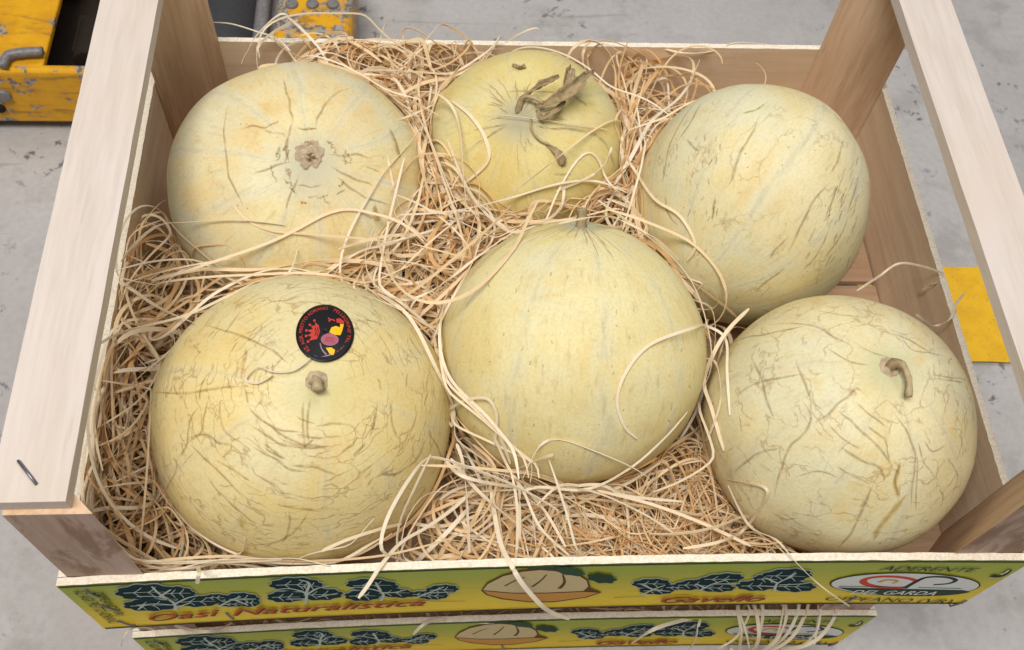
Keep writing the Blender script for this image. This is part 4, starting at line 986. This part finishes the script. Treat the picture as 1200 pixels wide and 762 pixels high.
# ------------------------------------------------------------------ pallet truck fork on the floor behind
def chipped():
    t = NT('chipped_yellow_paint'); o = t.obj()
    g = t.scale(o, (.25, 1, 1.6)); n1 = t.noise(g, 60, 5, .65, .5); n2 = t.noise(o, 40, 5, .62); n3 = t.noise(o, 250, 3)
    wear = t.attr('wear')
    c = t.mix(t.step(n2, .3, .7), (.74, .385, .007), (.60, .28, .006))
    c = t.mix(t.step(n1, .50, .66, 0, .75), c, (.30, .15, .02))
    m_ = t.step(t.math('ADD', n2, wear), .60, .66)
    c = t.mix(m_, c, t.mix(t.step(n3, .4, .6), (.15, .12, .09), (.34, .33, .32)))
    t.bump(t.math('ADD', n1, t.math('MULTIPLY', m_, -.6)), .4, .002)
    return t.fin(c, .48, .4)
M_YEL = chipped(); M_DARK = flat_mat('greasy_dark_steel', (.028, .021, .016), .75, .08, .4); M_TYRE = flat_mat('grey_rubber', (.045, .045, .05), .55, .3, .4); M_BARE = flat_mat('bare_worn_steel', (.22, .21, .21), .4, .4, .7)
fx0, fx1, fy0, fy1, fz0, fz1 = -.95, -.140, .520, .690, .012, .080
fork = empty('pallet_truck_fork', ((fx0 + fx1) / 2, fy0, 0), 'chipped yellow pallet truck fork with dark roller, lying behind the crates', 'pallet truck')
def fbox(name, lo, hi, mat, parent=fork, bev=.004, wear=.0, seg=3):
    bm = bmesh.new(); bmesh.ops.create_cube(bm, size=1)
    for v in bm.verts: v.co = Vector([lo[i] + (v.co[i] + .5) * (hi[i] - lo[i]) for i in range(3)])
    if bev: bmesh.ops.bevel(bm, geom=list(bm.edges), offset=bev, segments=seg, profile=.5, affect='EDGES')
    me = bpy.data.meshes.new(name); bm.to_mesh(me); bm.free(); me.materials.append(mat)
    me.attributes.new('wear', 'FLOAT', 'POINT').data.foreach_set('value', [wear] * len(me.vertices))
    for v in me.vertices: v.co -= parent.location if parent is fork else Vector()
    o = link(name, me, parent); return o
ox0, ox1, oy0, oy1 = -.412, -.213, .530, .672
fbox('fork_side', (fx0, fy0, fz0), (fx1 - .012, oy0, fz1), M_YEL, wear=.055)
fbox('fork_side', (fx0, oy1, fz0), (fx1 - .012, fy1, fz1), M_YEL, wear=.03)
fbox('top_plate', (fx0, oy0 - .004, fz1 - .007), (ox0, oy1 + .004, fz1 + .0006), M_YEL, bev=.002, wear=-.02)
fbox('fork_tip', (ox1, oy0 - .008, fz0 + .006), (fx1, oy1 + .006, fz1 + .001), M_YEL, bev=.009, wear=.11, seg=4)
fbox('inner_web', (-.62, oy0 + .002, fz0 + .012), (ox1 - .002, oy1 - .002, fz0 + .020), M_DARK, bev=.001)
fbox('roller_bracket', (ox0 + .004, oy0 + .05, fz0 + .022), (ox0 + .06, oy0 + .10, fz0 + .034), M_DARK, bev=.003)
def cyl(name, c, r, x_axis_len, axis, mat, bev=.003, parent=fork):
    bm = bmesh.new(); bmesh.ops.create_cone(bm, cap_ends=True, segments=40, radius1=r, radius2=r, depth=x_axis_len)
    ed = [e_ for e_ in bm.edges if len(e_.link_faces) == 2 and abs(e_.calc_face_angle(0)) > 1]
    bmesh.ops.bevel(bm, geom=ed, offset=bev, segments=3, profile=.5, affect='EDGES')
    rot = Vector((0, 0, 1)).rotation_difference(Vector(axis)).to_matrix().to_4x4()
    bmesh.ops.transform(bm, matrix=Matrix.Translation(Vector(c) - (parent.location if parent is fork else Vector())) @ rot, verts=bm.verts)
    me = bpy.data.meshes.new(name); bm.to_mesh(me); bm.free(); me.materials.append(mat)
    me.polygons.foreach_set('use_smooth', [True] * len(me.polygons)); o = link(name, me, parent)
    return o
cyl('roller', (ox0 + .024, oy0 + .058, .048), .014, .05, (0, 1, 0), M_DARK)
wl = cyl('wheel', (-.268, (oy0 + oy1) / 2, .0405), .040, .115, (0, 1, 0), M_TYRE, .006)
ax_o = cyl('axle', (-.268, (oy0 + oy1) / 2, .0405), .009, .1385, (0, 1, 0), M_BARE, .001)
fbox('linkage_bar', (-.236, oy0 + .020, .040), (ox1 + .002, oy1 - .02, .052), M_BARE, bev=.004)
cyl('linkage_pin', (-.228, (oy0 + oy1) / 2, .062), .007, .13, (0, 1, 0), M_BARE, .002)
for i in range(3):
    p = at_z(342 + i * 24, 4, fz1 + .003 - T); cyl('bolt', (p.x, p.y, fz1 + .0015), .006, .006, (0, 0, 1), M_BARE, .002)
# bent bare-metal edge bar welded on the side of the fork
pA, pB_, pC, pD = at_z(2, 78, .086 - T), at_z(8, 66, .088 - T), at_z(22, 62, .088 - T), at_z(50, 60, .088 - T)
tube('edge_bar', [p - fork.location for p in smooth([pA, pB_, pC, pD], 5)], [.0042] * 16, M_BARE, fork, 10, .06)
p = at_y(4, 112, fy0 - .001); cyl('bolt', (p.x, fy0 - .001, p.z), .007, .006, (0, 1, 0), M_BARE, .002)
p = at_y(0, 127, fy0 - .001); cyl('bolt', (p.x, fy0 - .001, p.z), .005, .005, (0, 1, 0), M_DARK, .002)
